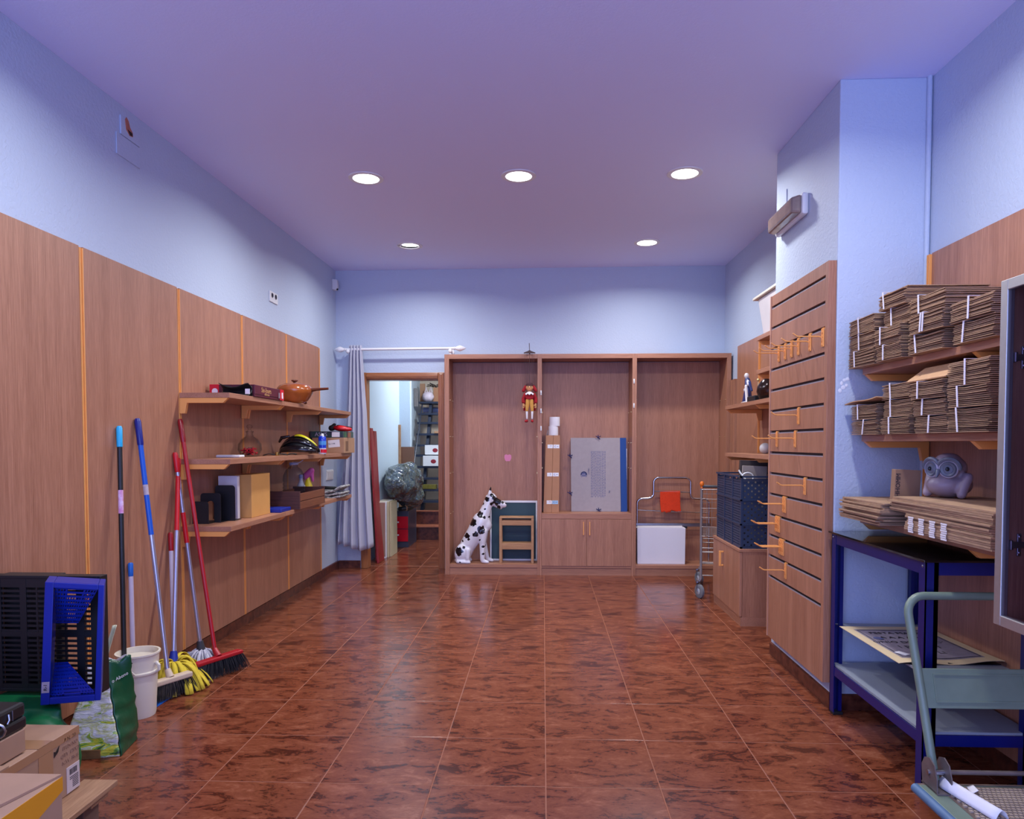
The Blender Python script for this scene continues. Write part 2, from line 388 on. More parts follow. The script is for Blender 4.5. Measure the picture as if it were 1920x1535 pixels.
# ceiling downlights
def downlight(x, y, label, bent=0):
    z = CZ(x, y); t = thing('downlight', label, 'ceiling light', (x, y, z), 'recessed ceiling downlights')
    MB().lathe([(.084, .0), (.113, -.001), (.112, -.006), (.098, -.010), (.085, -.008), (.084, 0)], (x, y, z), 40).build('trim_ring', WPLASTIC, t, smooth=True)
    if bent:
        MB().lathe([(.0001, -.004), (.060, -.005), (.074, -.002)], (x + .012, y - .01, z), 28, Matrix.Rotation(R(6), 3, 'X')).build('diffuser', LAMPM, t, smooth=True)
        MB().tube([(x - .1, y - .035, z - .004), (x - .085, y - .045, z - .016), (x - .07, y - .05, z - .006)], .003, 6).build('spring_clip', STEEL, t)
    else: MB().lathe([(.0001, -.007), (.05, -.0065), (.0845, -.004)], (x, y, z), 40).build('diffuser', LAMPM, t, smooth=True)
    l = bpy.data.lights.new('downlight_lamp', 'AREA'); l.shape = 'DISK'; l.size = .15; l.energy = LAMP_W; l.color = LAMP_COL; l.spread = R(158)
    o = bpy.data.objects.new('downlight_lamp', l); COL.objects.link(o); o.parent = t; o.location = (0, 0, -.014)
LAMPM = mat('lit_diffuser', (255, 255, 255), .5, emit=(255, 252, 250), estr=9)
downlight(-1.155, 4.63, 'round recessed ceiling light, left of the row of three')
downlight(-.16, 4.64, 'round recessed ceiling light, middle of the row of three')
downlight(.91, 4.65, 'round recessed ceiling light, right of the row of three')
downlight(-1.187, 6.305, 'recessed ceiling light with loose clip, at far left above the doorway', 1)
downlight(.911, 6.32, 'round recessed ceiling light, far right above the bookcases')
for x, y, s in ((-1.2, 2.5, 'left'), (1.0, 2.5, 'right')):
    downlight(x, y, 'round recessed ceiling light %s the camera, %s one of its row' % ('just above' if y > 2 else 'behind', s))
# ------------------------------------------------------------------ storeroom behind the doorway
STW = plaster('storeroom_wall_paint', (196, 212, 224), .25, 62)
STB = plaster('storeroom_back_paint', (216, 200, 178), .2, 62)
struct(B(-2.0, -1.9, YB + .12, 10.9, 0, 2.9).build('wall_storeroom_left', STW))
struct(B(-1.9, -1.757, 9.3, 9.42, 0, 2.9).build('wall_storeroom_pier', STW))
struct(B(-2.0, .3, 10.9, 11.0, 0, 2.9).build('wall_storeroom_back', STB))
struct(B(.2, .3, YB + .12, 10.9, 0, 2.9).build('wall_storeroom_right', STW))
struct(B(-2.0, .3, YB + .12, 11.0, 2.9, 3.0).build('ceiling_storeroom', CEILM))
lt = thing('ceiling_lamp', 'plain round storeroom ceiling lamp above the boxes', 'ceiling light', (-.9, 9.0, 2.9))
MB().lathe([(.16, 0), (.16, -.02), (.15, -.03)], (-.9, 9.0, 2.9), 28).build('base', WPLASTIC, lt, smooth=True)
MB().lathe([(.15, -.03), (.13, -.06), (.07, -.08), (.0001, -.085)], (-.9, 9.0, 2.9), 28).build('diffuser', mat('lit_lamp_globe', (255, 255, 255), .5, emit=(225, 238, 255), estr=2), lt, smooth=True)
l = bpy.data.lights.new('storeroom_lamp', 'AREA'); l.shape = 'DISK'; l.size = .3; l.energy = 52; l.color = (.9, .95, 1)
o = bpy.data.objects.new('storeroom_lamp', l); COL.objects.link(o); o.parent = lt; o.location = (0, 0, -.095)
# ------------------------------------------------------------------ shelves on the left wall
XLP = XL + .018
def bracket(mb, y, zb, xw, sx, depth, th=.012):
    """steel shelf bracket; sx=+1 points to +x"""
    p = [(0, 0), (depth, 0), (depth - .032, -.029), (.042, -.029), (.03, -.09), (0, -.09)]
    return mb.prism(p, lambda u, v, w_: (xw + sx * u, y + w_, zb + v), -th, th)
def shelf(label, y0, y1, zt, brs, xw, xf, grpname, notch=None):
    sx = 1 if xf > xw else -1
    t = thing('wall_shelf', label, 'shelf', ((xw + xf) / 2, (y0 + y1) / 2, zt - .03), grpname)
    B(min(xw, xf), max(xw, xf), y0, y1, zt - .03, zt).build('board', WY, t, bevel=.0015)
    for y in brs: bracket(MB(), y, zt - .0305, xw, sx, abs(xf - xw) - .008).build('bracket', ORANGE, t, bevel=.001)
    return t
XSF = -1.814
for zt, nm in ((1.59, 'top'), (1.205, 'middle'), (.812, 'bottom')):
    shelf('wooden %s shelf of the left wall, nearer board with red box or black bookends' % nm if 0 else
          {'top': 'wooden shelf on left wall under the maroon game box', 'middle': 'wooden shelf on left wall under the glass decanter',
           'bottom': 'wooden shelf on left wall under black bookends and kraft box'}[nm], 4.036, 4.905, zt, (4.05, 4.89), XLP + .004, XSF, 'shelves on the left wall')
    shelf({'top': 'wooden shelf on left wall under the brown casserole pot', 'middle': 'wooden shelf on left wall under the bicycle helmet',
           'bottom': 'wooden shelf on left wall under the dark wooden tray'}[nm], 4.908, 6.632, zt, (4.93, 5.77, 6.618), XLP + .004, XSF, 'shelves on the left wall')
# --- top shelf
MAROON = mat('maroon_box_print', (92, 22, 44), .4, var=.25, scale=9); GOLD = mat('gold_print', (196, 150, 92), .5); RED = mat('red_print', (206, 20, 44), .4)
t = thing('board_game_box', 'maroon board game box with red corners and gold lettering on top left shelf', 'box', (-1.945, 4.62, 1.59))
B(-2.085, -1.806, 4.376, 4.86, 1.5905, 1.655).build('base', MAROON, t, bevel=.002)
lid = B(-2.088, -1.803, 4.373, 4.863, 1.606, 1.664).build('lid', MAROON, t, bevel=.002)
B(-2.0895, -2.03, 4.3715, 4.40, 1.592, 1.665).build('red_corner', RED, t); B(-1.83, -1.8015, 4.80, 4.8645, 1.592, 1.665).build('red_corner', RED, t)
MB().lathe([(.0001, .002), (.019, .002), (.019, 0)], (-2.055, 4.3705, 1.622), 18, Matrix.Rotation(R(90), 3, 'X')).build('badge', PAPER, t)
B(-1.801, -1.8003, 4.825, 4.85, 1.603, 1.645).build('badge', PAPER, t)
B(-1.801, -1.8003, 4.765, 4.795, 1.603, 1.64).build('print_block', mat('grey_print', (128, 112, 120), .5), t)
text('title', 'Six-Jours', .046, GOLD, t, (-1.8028, 4.56, 1.637), (0, 1, 0), (0, 0, 1)); text('title', 'S', .05, GOLD, t, (-2.0, 4.3725, 1.632), (1, 0, 0), (0, 0, 1))
text('subtitle', 'CHATEAU', .018, GOLD, t, (-1.8028, 4.57, 1.61), (0, 1, 0), (0, 0, 1))
t = thing('black_garment', 'crumpled black cloth with white tag lying against the maroon game box', 'cloth', (-1.93, 4.345, 1.5905))
g = MB()
g.grid(lambda u, v: (-2.0 + .185 * u, 4.335 - .03 * math.cos(v * 6.28) + .0, 1.5915 + (.03 + .045 * (1 - math.sin(math.pi * min(1, u * 1.1)) * .55)) * (.5 - .5 * math.cos(math.pi * 2 * min(v, 1) * .5)) + .004 * nz((u * 5, v * 3, 1), 1)), 24, 8)
g.grid(lambda u, v: (-2.0 + .185 * u, 4.368 + .0 - .006 * v, 1.592 + (.028 + .04 * abs(math.cos(u * 2.6))) * v), 20, 2)
g.build('cloth', BLACKM, t, smooth=True, solid=.004)
B(-1.834, -1.806, 4.302, 4.306, 1.60, 1.632).build('tag', PAPER, t, label='white tag')
CER = mat('amber_glaze', (176, 96, 42), .16, var=.5, scale=5, dark=(120, 52, 20), coat=.5); CER2 = mat('brown_glaze', (98, 46, 24), .2)
def casserole():
    c = (-1.86, 5.25, 1.5905)
    t = thing('casserole_pot', 'amber glazed earthenware pot with lid and side handle', 'pot', c)
    MB().lathe([(.05, .004), (.075, .006), (.1, .03), (.128, .075), (.137, .098), (.135, .106), (.128, .106)], c, 40).build('bowl', CER, t, smooth=True)
    ld = MB().lathe([(.13, .105), (.128, .115), (.112, .135), (.07, .151), (.02, .155), (.0001, .156)], c, 40).build('lid', CER, t, smooth=True)
    MB().lathe([(.012, .154), (.010, .163), (.025, .170), (.024, .178), (.0001, .18)], c, 20).build('knob', CER2, ld, smooth=True)
    MB().tube([(c[0] + .12, c[1] - .01, c[2] + .1), (c[0] + .17, c[1] - .015, c[2] + .107), (c[0] + .26, c[1] - .02, c[2] + .112)], [.016, .011, .009], 12).build('handle', CER2, t, smooth=True)
    for k in range(3):
        a = k * 2.1 + .4; MB().ell((c[0] + .075 * math.cos(a), c[1] + .075 * math.sin(a), c[2] + .008), (.014, .014, .009), n=10, m=6).build('foot', CER2, t, smooth=True)
casserole()
# --- middle shelf
def flatbox(name, label, cat, b, m, bev=.003):
    return tag(B(*b).build(name, m, bevel=bev), label, cat)
flatbox('white_case', 'slim white case lying at near end of the middle left shelf', 'box', (-2.08, -1.925, 4.42, 4.5, 1.2055, 1.222), WPLASTIC, .006)
def decanter():
    c = (-2.01, 4.78, 1.2055); t = thing('glass_decanter', 'round clear glass decanter with red potpourri inside', 'decanter', c)
    MB().lathe([(.04, 0), (.062, .006), (.079, .045), (.076, .085), (.055, .118), (.028, .137), (.021, .155), (.026, .17), (.026, .174), (.018, .155), (.024, .136), (.05, .115), (.072, .083), (.075, .045), (.058, .01), (.0001, .006)], c, 36).build('flask', GLASS, t, smooth=True)
    MB().lathe([(.016, .165), (.017, .178), (.010, .186), (.021, .202), (.016, .216), (.0001, .22)], c, 20).build('stopper', GLASS, t, smooth=True)
    q = random.Random(3); a = MB(); b = MB()
    for k in range(40):
        an, rr, h = q.uniform(0, 6.28), q.uniform(0, .055), q.uniform(.014, .055)
        (a if k % 3 else b).ell((c[0] + rr * math.cos(an), c[1] + rr * math.sin(an), c[2] + h), (q.uniform(.006, .014), q.uniform(.006, .014), .006), Matrix.Rotation(q.uniform(0, 3), 3, 'Y'), 8, 5)
    a.build('petals', RED, t, kind='stuff'); b.build('petals', mat('dark_petals', (60, 34, 36), .8), t, kind='stuff')
decanter()
def sunglass_case():
    c = (-1.98, 5.06, 1.2055); t = thing('belt', 'black strap with gold clasp lying between decanter and helmet', 'strap', c)
    MB().grid(lambda u, v: (-2.01 + .17 * u, 5.0 + .2 * u + .03 * v, 1.209 + .010 * abs(math.sin(u * 9))), 24, 2).build('strap', BLACKM, t, solid=.005, smooth=True)
    B(-1.945, -1.93, 5.07, 5.115, 1.206, 1.232).build('clasp', mat('brass', (222, 180, 96), .25, 1), t, bevel=.003)
sunglass_case()
def helmet():
    c = Vector((-1.90, 5.46, 1.2055)); t = thing('bicycle_helmet', 'black and yellow vented bicycle helmet on middle left shelf', 'helmet', c)
    BK = mat('glossy_black_shell', (20, 20, 26), .14, coat=.6); YL = mat('glossy_yellow_shell', (224, 214, 40), .2, coat=.4)
    def pt(u, v, k=1.0):   # u along length 0..1, v across -1..1
        a = math.pi * u; prof = math.sin(a) ** .62
        x = -.155 + .31 * u; hgt = .145 * prof * (1 - .2 * u) + .012; wd = .098 * math.sin(max(.06, min(math.pi - .06, a))) ** .5
        b = v * 1.45
        return Vector((c.x + x * k, c.y + wd * math.sin(b) * k, c.z + .006 + hgt * math.cos(b) * k + .03 * (u > 0) * (1 - math.cos(b)) * .3))
    for i, v0 in enumerate((-1, -.62, -.26, .1, .46, .82)):   # ribs separated by vents
        MB().grid(lambda u, v: pt(.03 + .94 * u, v0 + (.30 if i < 5 else .18) * v * (1 - .25 * math.sin(math.pi * u))), 18, 3).build('shell_rib', BK, t, smooth=True, solid=.014)
    MB().grid(lambda u, v: pt(.42 + .5 * u, -.30 + .26 * v * (1 - .4 * u), 1.075), 12, 3).build('yellow_rib', YL, t, smooth=True, solid=.006)
    MB().grid(lambda u, v: pt(.06 + .88 * u, -1 + 2 * v, .93), 16, 14).build('liner', BLACKM, t, smooth=True)
    MB().grid(lambda u, v: pt(.0 + u, -1.04 if v < .5 else -.92, 1.0) + Vector((0, 0, .0)), 20, 1).build('rim', BK, t, smooth=True, solid=.012)
    MB().tube([(c.x - .15, c.y - .03, c.z + .10), (c.x - .12, c.y - .06, c.z + .132), (c.x - .06, c.y - .05, c.z + .145)], [.008, .014, .008], 10).build('visor_tail', BK, t, smooth=True)
helmet()
def can():
    c = (-1.835, 5.82, 1.2055); t = thing('spray_can', 'blue aerosol spray can beside the helmet', 'spray can', c)
    MB().lathe([(.03, 0), (.032, .004), (.032, .052)], c, 24).build('lower_label', mat('can_white_band', (206, 208, 226), .25), t, smooth=True)
    MB().lathe([(.0322, .05), (.0322, .135), (.026, .145), (.02, .150)], c, 24).build('body', mat('can_blue', (22, 60, 190), .2, coat=.4), t, smooth=True)
    MB().lathe([(.0326, .076), (.0326, .108)], c, 24).build('label_band', mat('can_cyan', (80, 150, 220), .25), t, smooth=True)
    MB().lathe([(.0327, .012), (.0327, .04)], (c[0] + .004, c[1] - .001, c[2]), 12).build('label_mark', RED, t, smooth=True)
    MB().lathe([(.014, .148), (.012, .165), (.008, .17), (.0001, .171)], c, 16).build('nozzle', WPLASTIC, t, smooth=True)
can()
def carton_left():
    t = thing('cardboard_carton', 'brown parcel carton with white label at far end of middle left shelf', 'box', (-1.86, 6.48, 1.2055))
    B(-2.08, -1.79, 6.3, 6.66, 1.2055, 1.345).build('carton', CARD, t, bevel=.002)
    MB().obox((-1.88, 6.2985, 1.292), (.105, .0016, .066), (0, R(-5), 0)).build('label', PAPER, t)
    B(-1.7895, -1.788, 6.36, 6.44, 1.225, 1.315).build('printed_lines', mat('carton_print', (120, 84, 62), .8), t)
    text('label_print', 'No 1140', .017, DARKTXT, t, (-1.9, 6.297, 1.29), (1, 0, .08), (-.08, 0, 1))
    return t
carton_left()
def gamebox2():
    t = thing('electronics_box', 'flat multicoloured computer parts box lying on the brown parcel carton', 'box', (-1.93, 6.5, 1.3455))
    B(-2.10, -1.80, 6.31, 6.66, 1.3455, 1.402).build('box', mat('dark_print_box', (58, 46, 74), .4, var=.6, scale=14, dark=(40, 90, 70)), t, bevel=.002)
    text('brand', 'ASUS', .05, mat('silver_print', (196, 190, 214), .4), t, (-2.0, 6.309, 1.374), (1, 0, 0), (0, 0, 1))
    B(-1.902, -1.83, 6.3085, 6.3095, 1.352, 1.396).build('label', PAPER, t)
    B(-1.7995, -1.7985, 6.34, 6.42, 1.352, 1.396).build('label', mat('green_print', (60, 104, 70), .5), t); B(-1.7995, -1.7985, 6.46, 6.56, 1.35, 1.396).build('label', mat('orange_print', (150, 88, 60), .5), t)
gamebox2()
def glove():
    c = (-1.86, 6.42, 1.4025); t = thing('padded_glove', 'red and black padded glove lying on the computer parts box', 'glove', c)
    m = MB(); m.ell((c[0] + .01, c[1], c[2] + .028), (.075, .05, .028), Matrix.Rotation(R(6), 3, 'Y'))
    m.ell((c[0] + .07, c[1] + .01, c[2] + .02), (.04, .04, .02)); remesh(m.build('palm', REDP, t), .006, 4)
    m = MB(); caps(m, (c[0] - .075, c[1], c[2] + .03), (c[0] - .05, c[1], c[2] + .062), .026, .016); caps(m, (c[0] - .03, c[1] + .03, c[2] + .052), (c[0] + .1, c[1] + .02, c[2] + .034), .012, .01)
    caps(m, (c[0] - .075, c[1] - .01, c[2] + .03), (c[0] - .07, c[1] + .02, c[2] + .03), .028, .024); remesh(m.build('cuff', BLACKM, t), .006, 3)
glove()
# --- bottom shelf
def bookend(cx, cy, w_, h, label, slot=True, rot=0):
    t = thing('bookend', label, 'bookend', (cx, cy, .8125), 'black metal bookends'); m = MB(); s_ = .0022
    c = Vector((cx, cy, .8125)); M = Matrix.Rotation(rot, 3, 'Z')
    def P(u, v): return c + M @ Vector((u, 0, v))
    r = .02; outer = [(-w_ / 2, 0), (w_ / 2, 0), (w_ / 2, h - r)] + arc((w_ / 2 - r, h - r), r, 0, 90, lambda a, b: (a, b), 4) + arc((-w_ / 2 + r, h - r), r, 90, 180, lambda a, b: (a, b), 4)
    if slot:   # arch cut-out: two legs and a head
        iw = w_ * .17; ih = h * .62
        m.prism([(-w_ / 2, 0), (-iw, 0), (-iw, ih), (-w_ / 2, ih)], lambda u, v, k: P(u, v) + M @ Vector((0, k, 0)), -s_, s_)
        m.prism([(iw, 0), (w_ / 2, 0), (w_ / 2, ih), (iw, ih)], lambda u, v, k: P(u, v) + M @ Vector((0, k, 0)), -s_, s_)
        m.prism([(w_ / 2, ih)] + outer[3:] + [(-w_ / 2, ih)] + [(-iw, ih)] + arc((0, ih), iw, 180, 0, lambda a, b: (a, b), 6)[1:], lambda u, v, k: P(u, v) + M @ Vector((0, k, 0)), -s_, s_)
    else: m.prism(outer, lambda u, v, k: P(u, v) + M @ Vector((0, k, 0)), -s_, s_)
    m.build('upright', BLACK, t)
    b = MB(); pts = [c + M @ Vector(p) for p in ((-w_ / 2, 0, 0), (w_ / 2, 0, 0), (w_ / 2, .09, 0), (-w_ / 2, .09, 0))]
    b.hexa(pts + [p + Vector((0, 0, .003)) for p in pts]).build('foot', BLACK, t)
bookend(-2.055, 4.16, .10, .135, 'lowest black metal bookend, nearest the shelf end', False)
bookend(-2.03, 4.24, .125, .18, 'middle black metal bookend with arched slot', True)
bookend(-1.985, 4.34, .125, .222, 'tallest black metal bookend, beside the kraft box', False)
flatbox('white_carton', 'white carton standing behind the black bookends', 'box', (-2.08, -1.955, 4.45, 4.485, .8125, 1.088), PAPER, .002)
def kraft():
    t = thing('kraft_box', 'tall golden kraft paper box beside black bookends', 'box', (-1.94, 4.62, .8125))
    B(-1.995, -1.885, 4.5, 4.81, .8125, 1.092).build('carton', CARD2, t, bevel=.002)
    B(-1.886, -1.8845, 4.503, 4.806, 1.04, 1.0925).build('flap', CARD2, t)
kraft()
flatbox('blue_folder', 'flat blue plastic case on bottom left shelf below the wooden tray', 'folder', (-2.03, -1.822, 4.845, 5.04, .8125, .838), BLUEP, .004)
def tray():
    DW = wood('dark_stained_wood', (96, 58, 50), (62, 34, 32), 'x', .4); MW = wood('mid_stained_wood', (140, 84, 58), (104, 58, 40), 'y', .35)
    t = thing('wooden_tray', 'dark wooden open crate box on bottom left shelf', 'crate', (-1.9, 5.35, .8125))
    B(-2.03, -1.772, 5.08, 5.095, .8125, .945).build('end_panel', DW, t, bevel=.001); B(-2.03, -1.772, 5.66, 5.675, .8125, .945).build('end_panel', DW, t, bevel=.001)
    for k in range(2):
        B(-1.784, -1.772, 5.0955, 5.66, .8135 + k * .06, .868 + k * .06).build('side_slat', MW, t, bevel=.001); B(-2.03, -2.018, 5.0955, 5.66, .8135 + k * .06, .868 + k * .06).build('side_slat', MW, t, bevel=.001)
    B(-2.018, -1.784, 5.0955, 5.66, .8125, .82).build('bottom', DW, t)
tray()
def jug():
    c = (-1.935, 5.42, .8205); t = thing('water_jug', 'large clear plastic water bottle standing in the dark wooden crate', 'bottle', c)
    pr = [(.06, 0), (.08, .008)]
    for k in range(6): pr += [(.083, .02 + k * .026), (.083, .034 + k * .026), (.078, .04 + k * .026)]
    pr += [(.083, .19), (.08, .225), (.06, .268), (.034, .290), (.03, .296), (.03, .312)]
    MB().lathe(pr, c, 32).build('bottle', glass('clear_plastic', (236, 240, 250), .06, .06), t, smooth=True)
    MB().lathe([(.034, .308), (.034, .326), (.0001, .327)], c, 24).build('cap', mat('pale_blue_cap', (170, 180, 214), .4), t, smooth=True)
    MB().tube([(c[0] - .03, c[1], c[2] + .3), (c[0] + .0, c[1] - .045, c[2] + .31), (c[0] + .05, c[1] - .02, c[2] + .325), (c[0] + .075, c[1], c[2] + .345)], .003, 6).build('carry_loop', mat('pale_loop', (200, 206, 226), .4), t, smooth=True)
jug()
def spray():
    c = (-1.965, 5.84, .8125); t = thing('spray_bottle', 'yellow cleaning spray bottle with pink trigger and red label', 'bottle', c)
    MB().lathe([(.05, 0), (.053, .01), (.053, .06), (.05, .07)], c, 24, sx=.9, sy=.7).build('label', REDD, t, smooth=True)
    MB().lathe([(.0505, .068), (.048, .10), (.035, .14), (.02, .175), (.018, .2)], c, 24, sx=.9, sy=.7).build('bottle', mat('yellow_plastic', (222, 204, 44), .3), t, smooth=True)
    m = MB(); caps(m, (c[0] - .02, c[1], c[2] + .205), (c[0] + .03, c[1], c[2] + .255), .03, .026); caps(m, (c[0] + .03, c[1], c[2] + .25), (c[0] + .04, c[1], c[2] + .17), .02, .012)
    remesh(m.build('trigger_head', mat('pink_plastic', (190, 84, 150), .35), t), .006, 4)
spray()
t = thing('cleaning_bottle', 'small white bottle with pale cap behind the water jug', 'bottle', (-1.99, 5.74, .8125))
MB().lathe([(.032, 0), (.034, .006), (.034, .13), (.018, .165), (.014, .18), (.014, .2)], (-1.99, 5.74, .8125), 20).build('bottle', WPLASTIC, t, smooth=True)
MB().lathe([(.017, .195), (.016, .225), (.0001, .226)], (-1.99, 5.74, .8125), 16).build('cap', mat('pale_blue_cap', (170, 180, 214), .4), t, smooth=True)
def rug():
    t = thing('folded_rug', 'folded black and white woven bag on far end of bottom left shelf', 'cloth', (-1.92, 6.28, .8125))
    W = mat('black_white_weave', (206, 204, 204), .9, var=.8, scale=60, stretch=(1, 1, 4), dark=(28, 28, 34))
    for k in range(3):
        MB().grid(lambda u, v: (-2.075 + .29 * u + .004 * k, 6.14 + .3 * v, .822 + .022 * k + .008 * math.sin(u * 7 + k) + .006 * nz((u * 6, v * 6, k)) + (.05 * max(0, u - .78) * 4 * (k == 2))), 20, 8).build('fold', W, t, smooth=True, solid=.018)
    MB().tube([(-2.04, 6.2, .895), (-1.96, 6.18, .905), (-1.85, 6.2, .9), (-1.83, 6.26, .888), (-1.9, 6.3, .89), (-2.02, 6.27, .892)], .012, 8).build('strap', BLACKM, t, smooth=True)
rug()
# ------------------------------------------------------------------ wall fittings
def socket(label, y0, y1, z0, z1, n, name, cat):
    t = thing(name, label, cat, (XL, (y0 + y1) / 2, (z0 + z1) / 2))
    B(XL, XL + .009, y0, y1, z0, z1).build('plate', WPLASTIC, t, bevel=.003)
    w_ = (y1 - y0 - .02) / n
    for k in range(n):
        a = y0 + .01 + k * w_
        if name == 'light_switch': MB().hexa([(XL + .009, a + .004, z0 + .012), (XL + .011, a + .004, z0 + .012), (XL + .011, a + w_ - .004, z0 + .012), (XL + .009, a + w_ - .004, z0 + .012), (XL + .009, a + .004, z1 - .012), (XL + .017, a + .004, z1 - .012), (XL + .017, a + w_ - .004, z1 - .012), (XL + .009, a + w_ - .004, z1 - .012)]).build('rocker', WPLASTIC, t, bevel=.001)
        else: MB().lathe([(.019, 0), (.019, .003), (.016, .003), (.015, -.0), (.0001, 0)], (XL + .0095, a + w_ / 2, (z0 + z1) / 2 + .012), 20, Matrix.Rotation(R(90), 3, 'Y')).build('outlet', mat('grey_outlet', (120, 120, 130), .4), t)
socket('white double power outlet high on the left wall', 5.46, 5.625, 2.40, 2.483, 2, 'power_outlet', 'outlet')
socket('white triple light switch on left wall beside the curtain', 6.86, 7.08, .93, 1.03, 3, 'light_switch', 'switch')
def sensor():
    t = thing('motion_sensor', 'small white motion sensor in the upper left corner', 'sensor', (XL, 7.14, 2.9))
    MB().prism([(0, -.05), (.035, -.055), (.055, -.03), (.05, .05), (0, .055)], lambda u, v, k: (XL + u, 7.145 + k, 2.895 + v), -.032, .032).build('housing', WPLASTIC, t, bevel=.006)
    MB().ell((XL + .043, 7.145, 2.852), (.013, .016, .01), n=14, m=8).build('lens', BLACK, t, smooth=True)
    B(XL, XL + .004, 7.105, 7.2, 2.76, 2.845).build('cover_plate', WALLM, t)
sensor()
t = thing('junction_patch', 'plaster blanking plates with broken hole high on the left wall', 'wall plate', (XL, 3.6, 2.74))
B(XL, XL + .006, 3.5, 3.705, 2.742, 2.85).build('lower_plate', WALLM, t, bevel=.002); B(XL, XL + .008, 3.535, 3.705, 2.853, 2.948).build('upper_plate', WALLM, t, bevel=.002)
MB().prism([(-.03, .035), (-.018, .05), (.0, .038), (.012, .01), (.034, -.006), (.036, -.028), (.008, -.033), (-.022, -.012)], lambda u, v, k: (XL + .008 + k, 3.6 + u, 2.905 + v), 0, .002).build('broken_edge', mat('raw_brick', (196, 120, 100), .9, var=.3, scale=40), t)
MB().prism([(-.012, -.008), (.03, -.012), (.032, -.026), (.008, -.03)], lambda u, v, k: (XL + .0101 + k, 3.6 + u, 2.905 + v), 0, .001).build('hole', mat('dark_hole', (40, 14, 14), .95), t)
# ------------------------------------------------------------------ curtain and rod
t = thing('curtain_rod', 'white curtain rod with turned finials above the doorway', 'rod', (-1.45, 7.13, 2.25))
MB().tube([(-2.0, 7.13, 2.243), (-.9, 7.13, 2.25)], .013, 14).build('rod', WHITE, t, smooth=True)
fin = [(.013, 0), (.018, .006), (.012, .014), (.015, .022), (.024, .04), (.03, .06), (.026, .08), (.012, .108), (.0001, .125)]
MB().lathe(fin, (-.9, 7.13, 2.25), 20, Matrix.Rotation(R(90), 3, 'Y')).build('finial', WHITE, t, smooth=True)
MB().lathe([(a, b * .92) for a, b in fin], (-2.0, 7.13, 2.243), 20, Matrix.Rotation(R(-90), 3, 'Y')).build('finial', WHITE, t, smooth=True)
for x in (-1.975, -.935):
    MB().tube([(x, YB, 2.225), (x, 7.13, 2.225)], .009, 10).ell((x, 7.125, 2.222), (.02, .02, .02), n=14, m=8).tube([(x, YB - .006, 2.225), (x, YB, 2.225)], .028, 16).tube([(x, 7.13, 2.224), (x, 7.13, 2.243)], .015, 12).build('bracket', WHITE, t, smooth=True)
def curtain():
    C = mat('grey_lilac_cloth', (186, 186, 202), .85, bump=.15, bscale=300)
    def f(u, v):
        z = 2.285 - 2.06 * v; k = min(1, v * 1.1)
        xl = -1.962 - .118 * v ** .9 + .012 * math.sin(v * 5); xr = -1.835 + .03 * min(1, v * 3) + .075 * v ** 1.6
        x = xl + (xr - xl) * u
        amp = .022 + .016 * k
        y = 7.125 + (0 if v > .06 else 0) + amp * math.sin(u * 6.28 * 4.2 + .5 * math.sin(v * 4)) * (1 if v > .03 else .7) - .035 * k * math.sin(u * 3.0)
        z += .02 * math.sin(u * 7) * v ** 4 + .03 * (u < .2) * v ** 6
        return (x, min(y, 7.215), z)
    tag(MB().grid(f, 84, 40).build('curtain', C, smooth=True, solid=.003, fix=False), 'grey lilac curtain gathered at left of the doorway', 'curtain')
curtain()
# ------------------------------------------------------------------ three bookcases on the back wall
YC, YBk = 6.90, 7.20
PINS = mat('brass_pin', (220, 190, 130), .3, .8)
def bookcase(label, x0, x1, tl, tr, mid=False):
    t = thing('bookcase', label, 'bookcase', ((x0 + x1) / 2, 7.06, 0), 'tall laminate bookcases on the back wall')
    for a, b in ((x0, x0 + tl), (x1 - tr, x1)):
        B(a, b, YC, YB - .002, 0, 2.161).build('side_panel', WZ, t, bevel=.001)
    a, b = x0 + tl + .0004, x1 - tr - .0004
    B(a, b, YBk, YB - .002, .0, 2.11).build('back_panel', WZ, t)
    B(a, b, YC, YB - .003, 2.117, 2.161).build('top_board', WX, t, bevel=.001)
    B(a, b, YC + .004, YBk, .072, .105).build('bottom_board', WX, t, bevel=.001)
    B(a, b, YC + .012, YC + .03, 0, .07).build('plinth', WX, t)
    m = MB()
    for xx, s in ((a, 1), (b, -1)):
        for z in ((1.72, 1.36, 1.0, .6) if not mid else (1.6, 1.3, 1.05)):
            for y in (YC + .05, YBk - .05): m.box(min(xx, xx + s * .008), max(xx, xx + s * .008), y - .003, y + .003, z - .003, z + .003)
    m.build('shelf_pins', PINS, t, kind='stuff')
    if mid:
        B(a, b, YC - .002, YBk, .556, .607).build('counter', WX, t, bevel=.001)
        c = (a + b) / 2
        for p, q, s in ((a + .001, c - .001, 1), (c + .001, b - .001, -1)):
            d = B(p, q, YC - .004, YC + .014, .094, .553).build('door', WZ, t, bevel=.001)
            hx = (c - .03) if s == 1 else (c + .03)
            MB().bar((hx, YC - .022, .40), (hx, YC - .022, .53), .009).bar((hx, YC - .022, .405), (hx, YC - .004, .405), .008).bar((hx, YC - .022, .525), (hx, YC - .004, .525), .008).build('handle', ORANGE, d)
    return t
b1 = bookcase('laminate bookcase holding the dog statue, leftmost of three', -.963, -.0335, .045, .021)
b2 = bookcase('laminate bookcase with two lower doors, middle of three', -.033, .8845, .021, .021, True)
b3 = bookcase('laminate bookcase holding the white box and chrome frame, rightmost of three', .885, 1.81, .021, .04)
for b, x, z in ((b2, -.012, 1.785), (b2, -.012, 1.61), (b2, -.012, 1.44), (b3, .887, 1.895), (b3, .887, 1.66)):
    MB().box(x - .014, x - .001, YC - .006, YC, z - .022, z + .022).box(x - .011, x - .004, YC - .012, YC - .006, z - .008, z + .008).build('hinge_clip', WPLASTIC, b, bevel=.001)
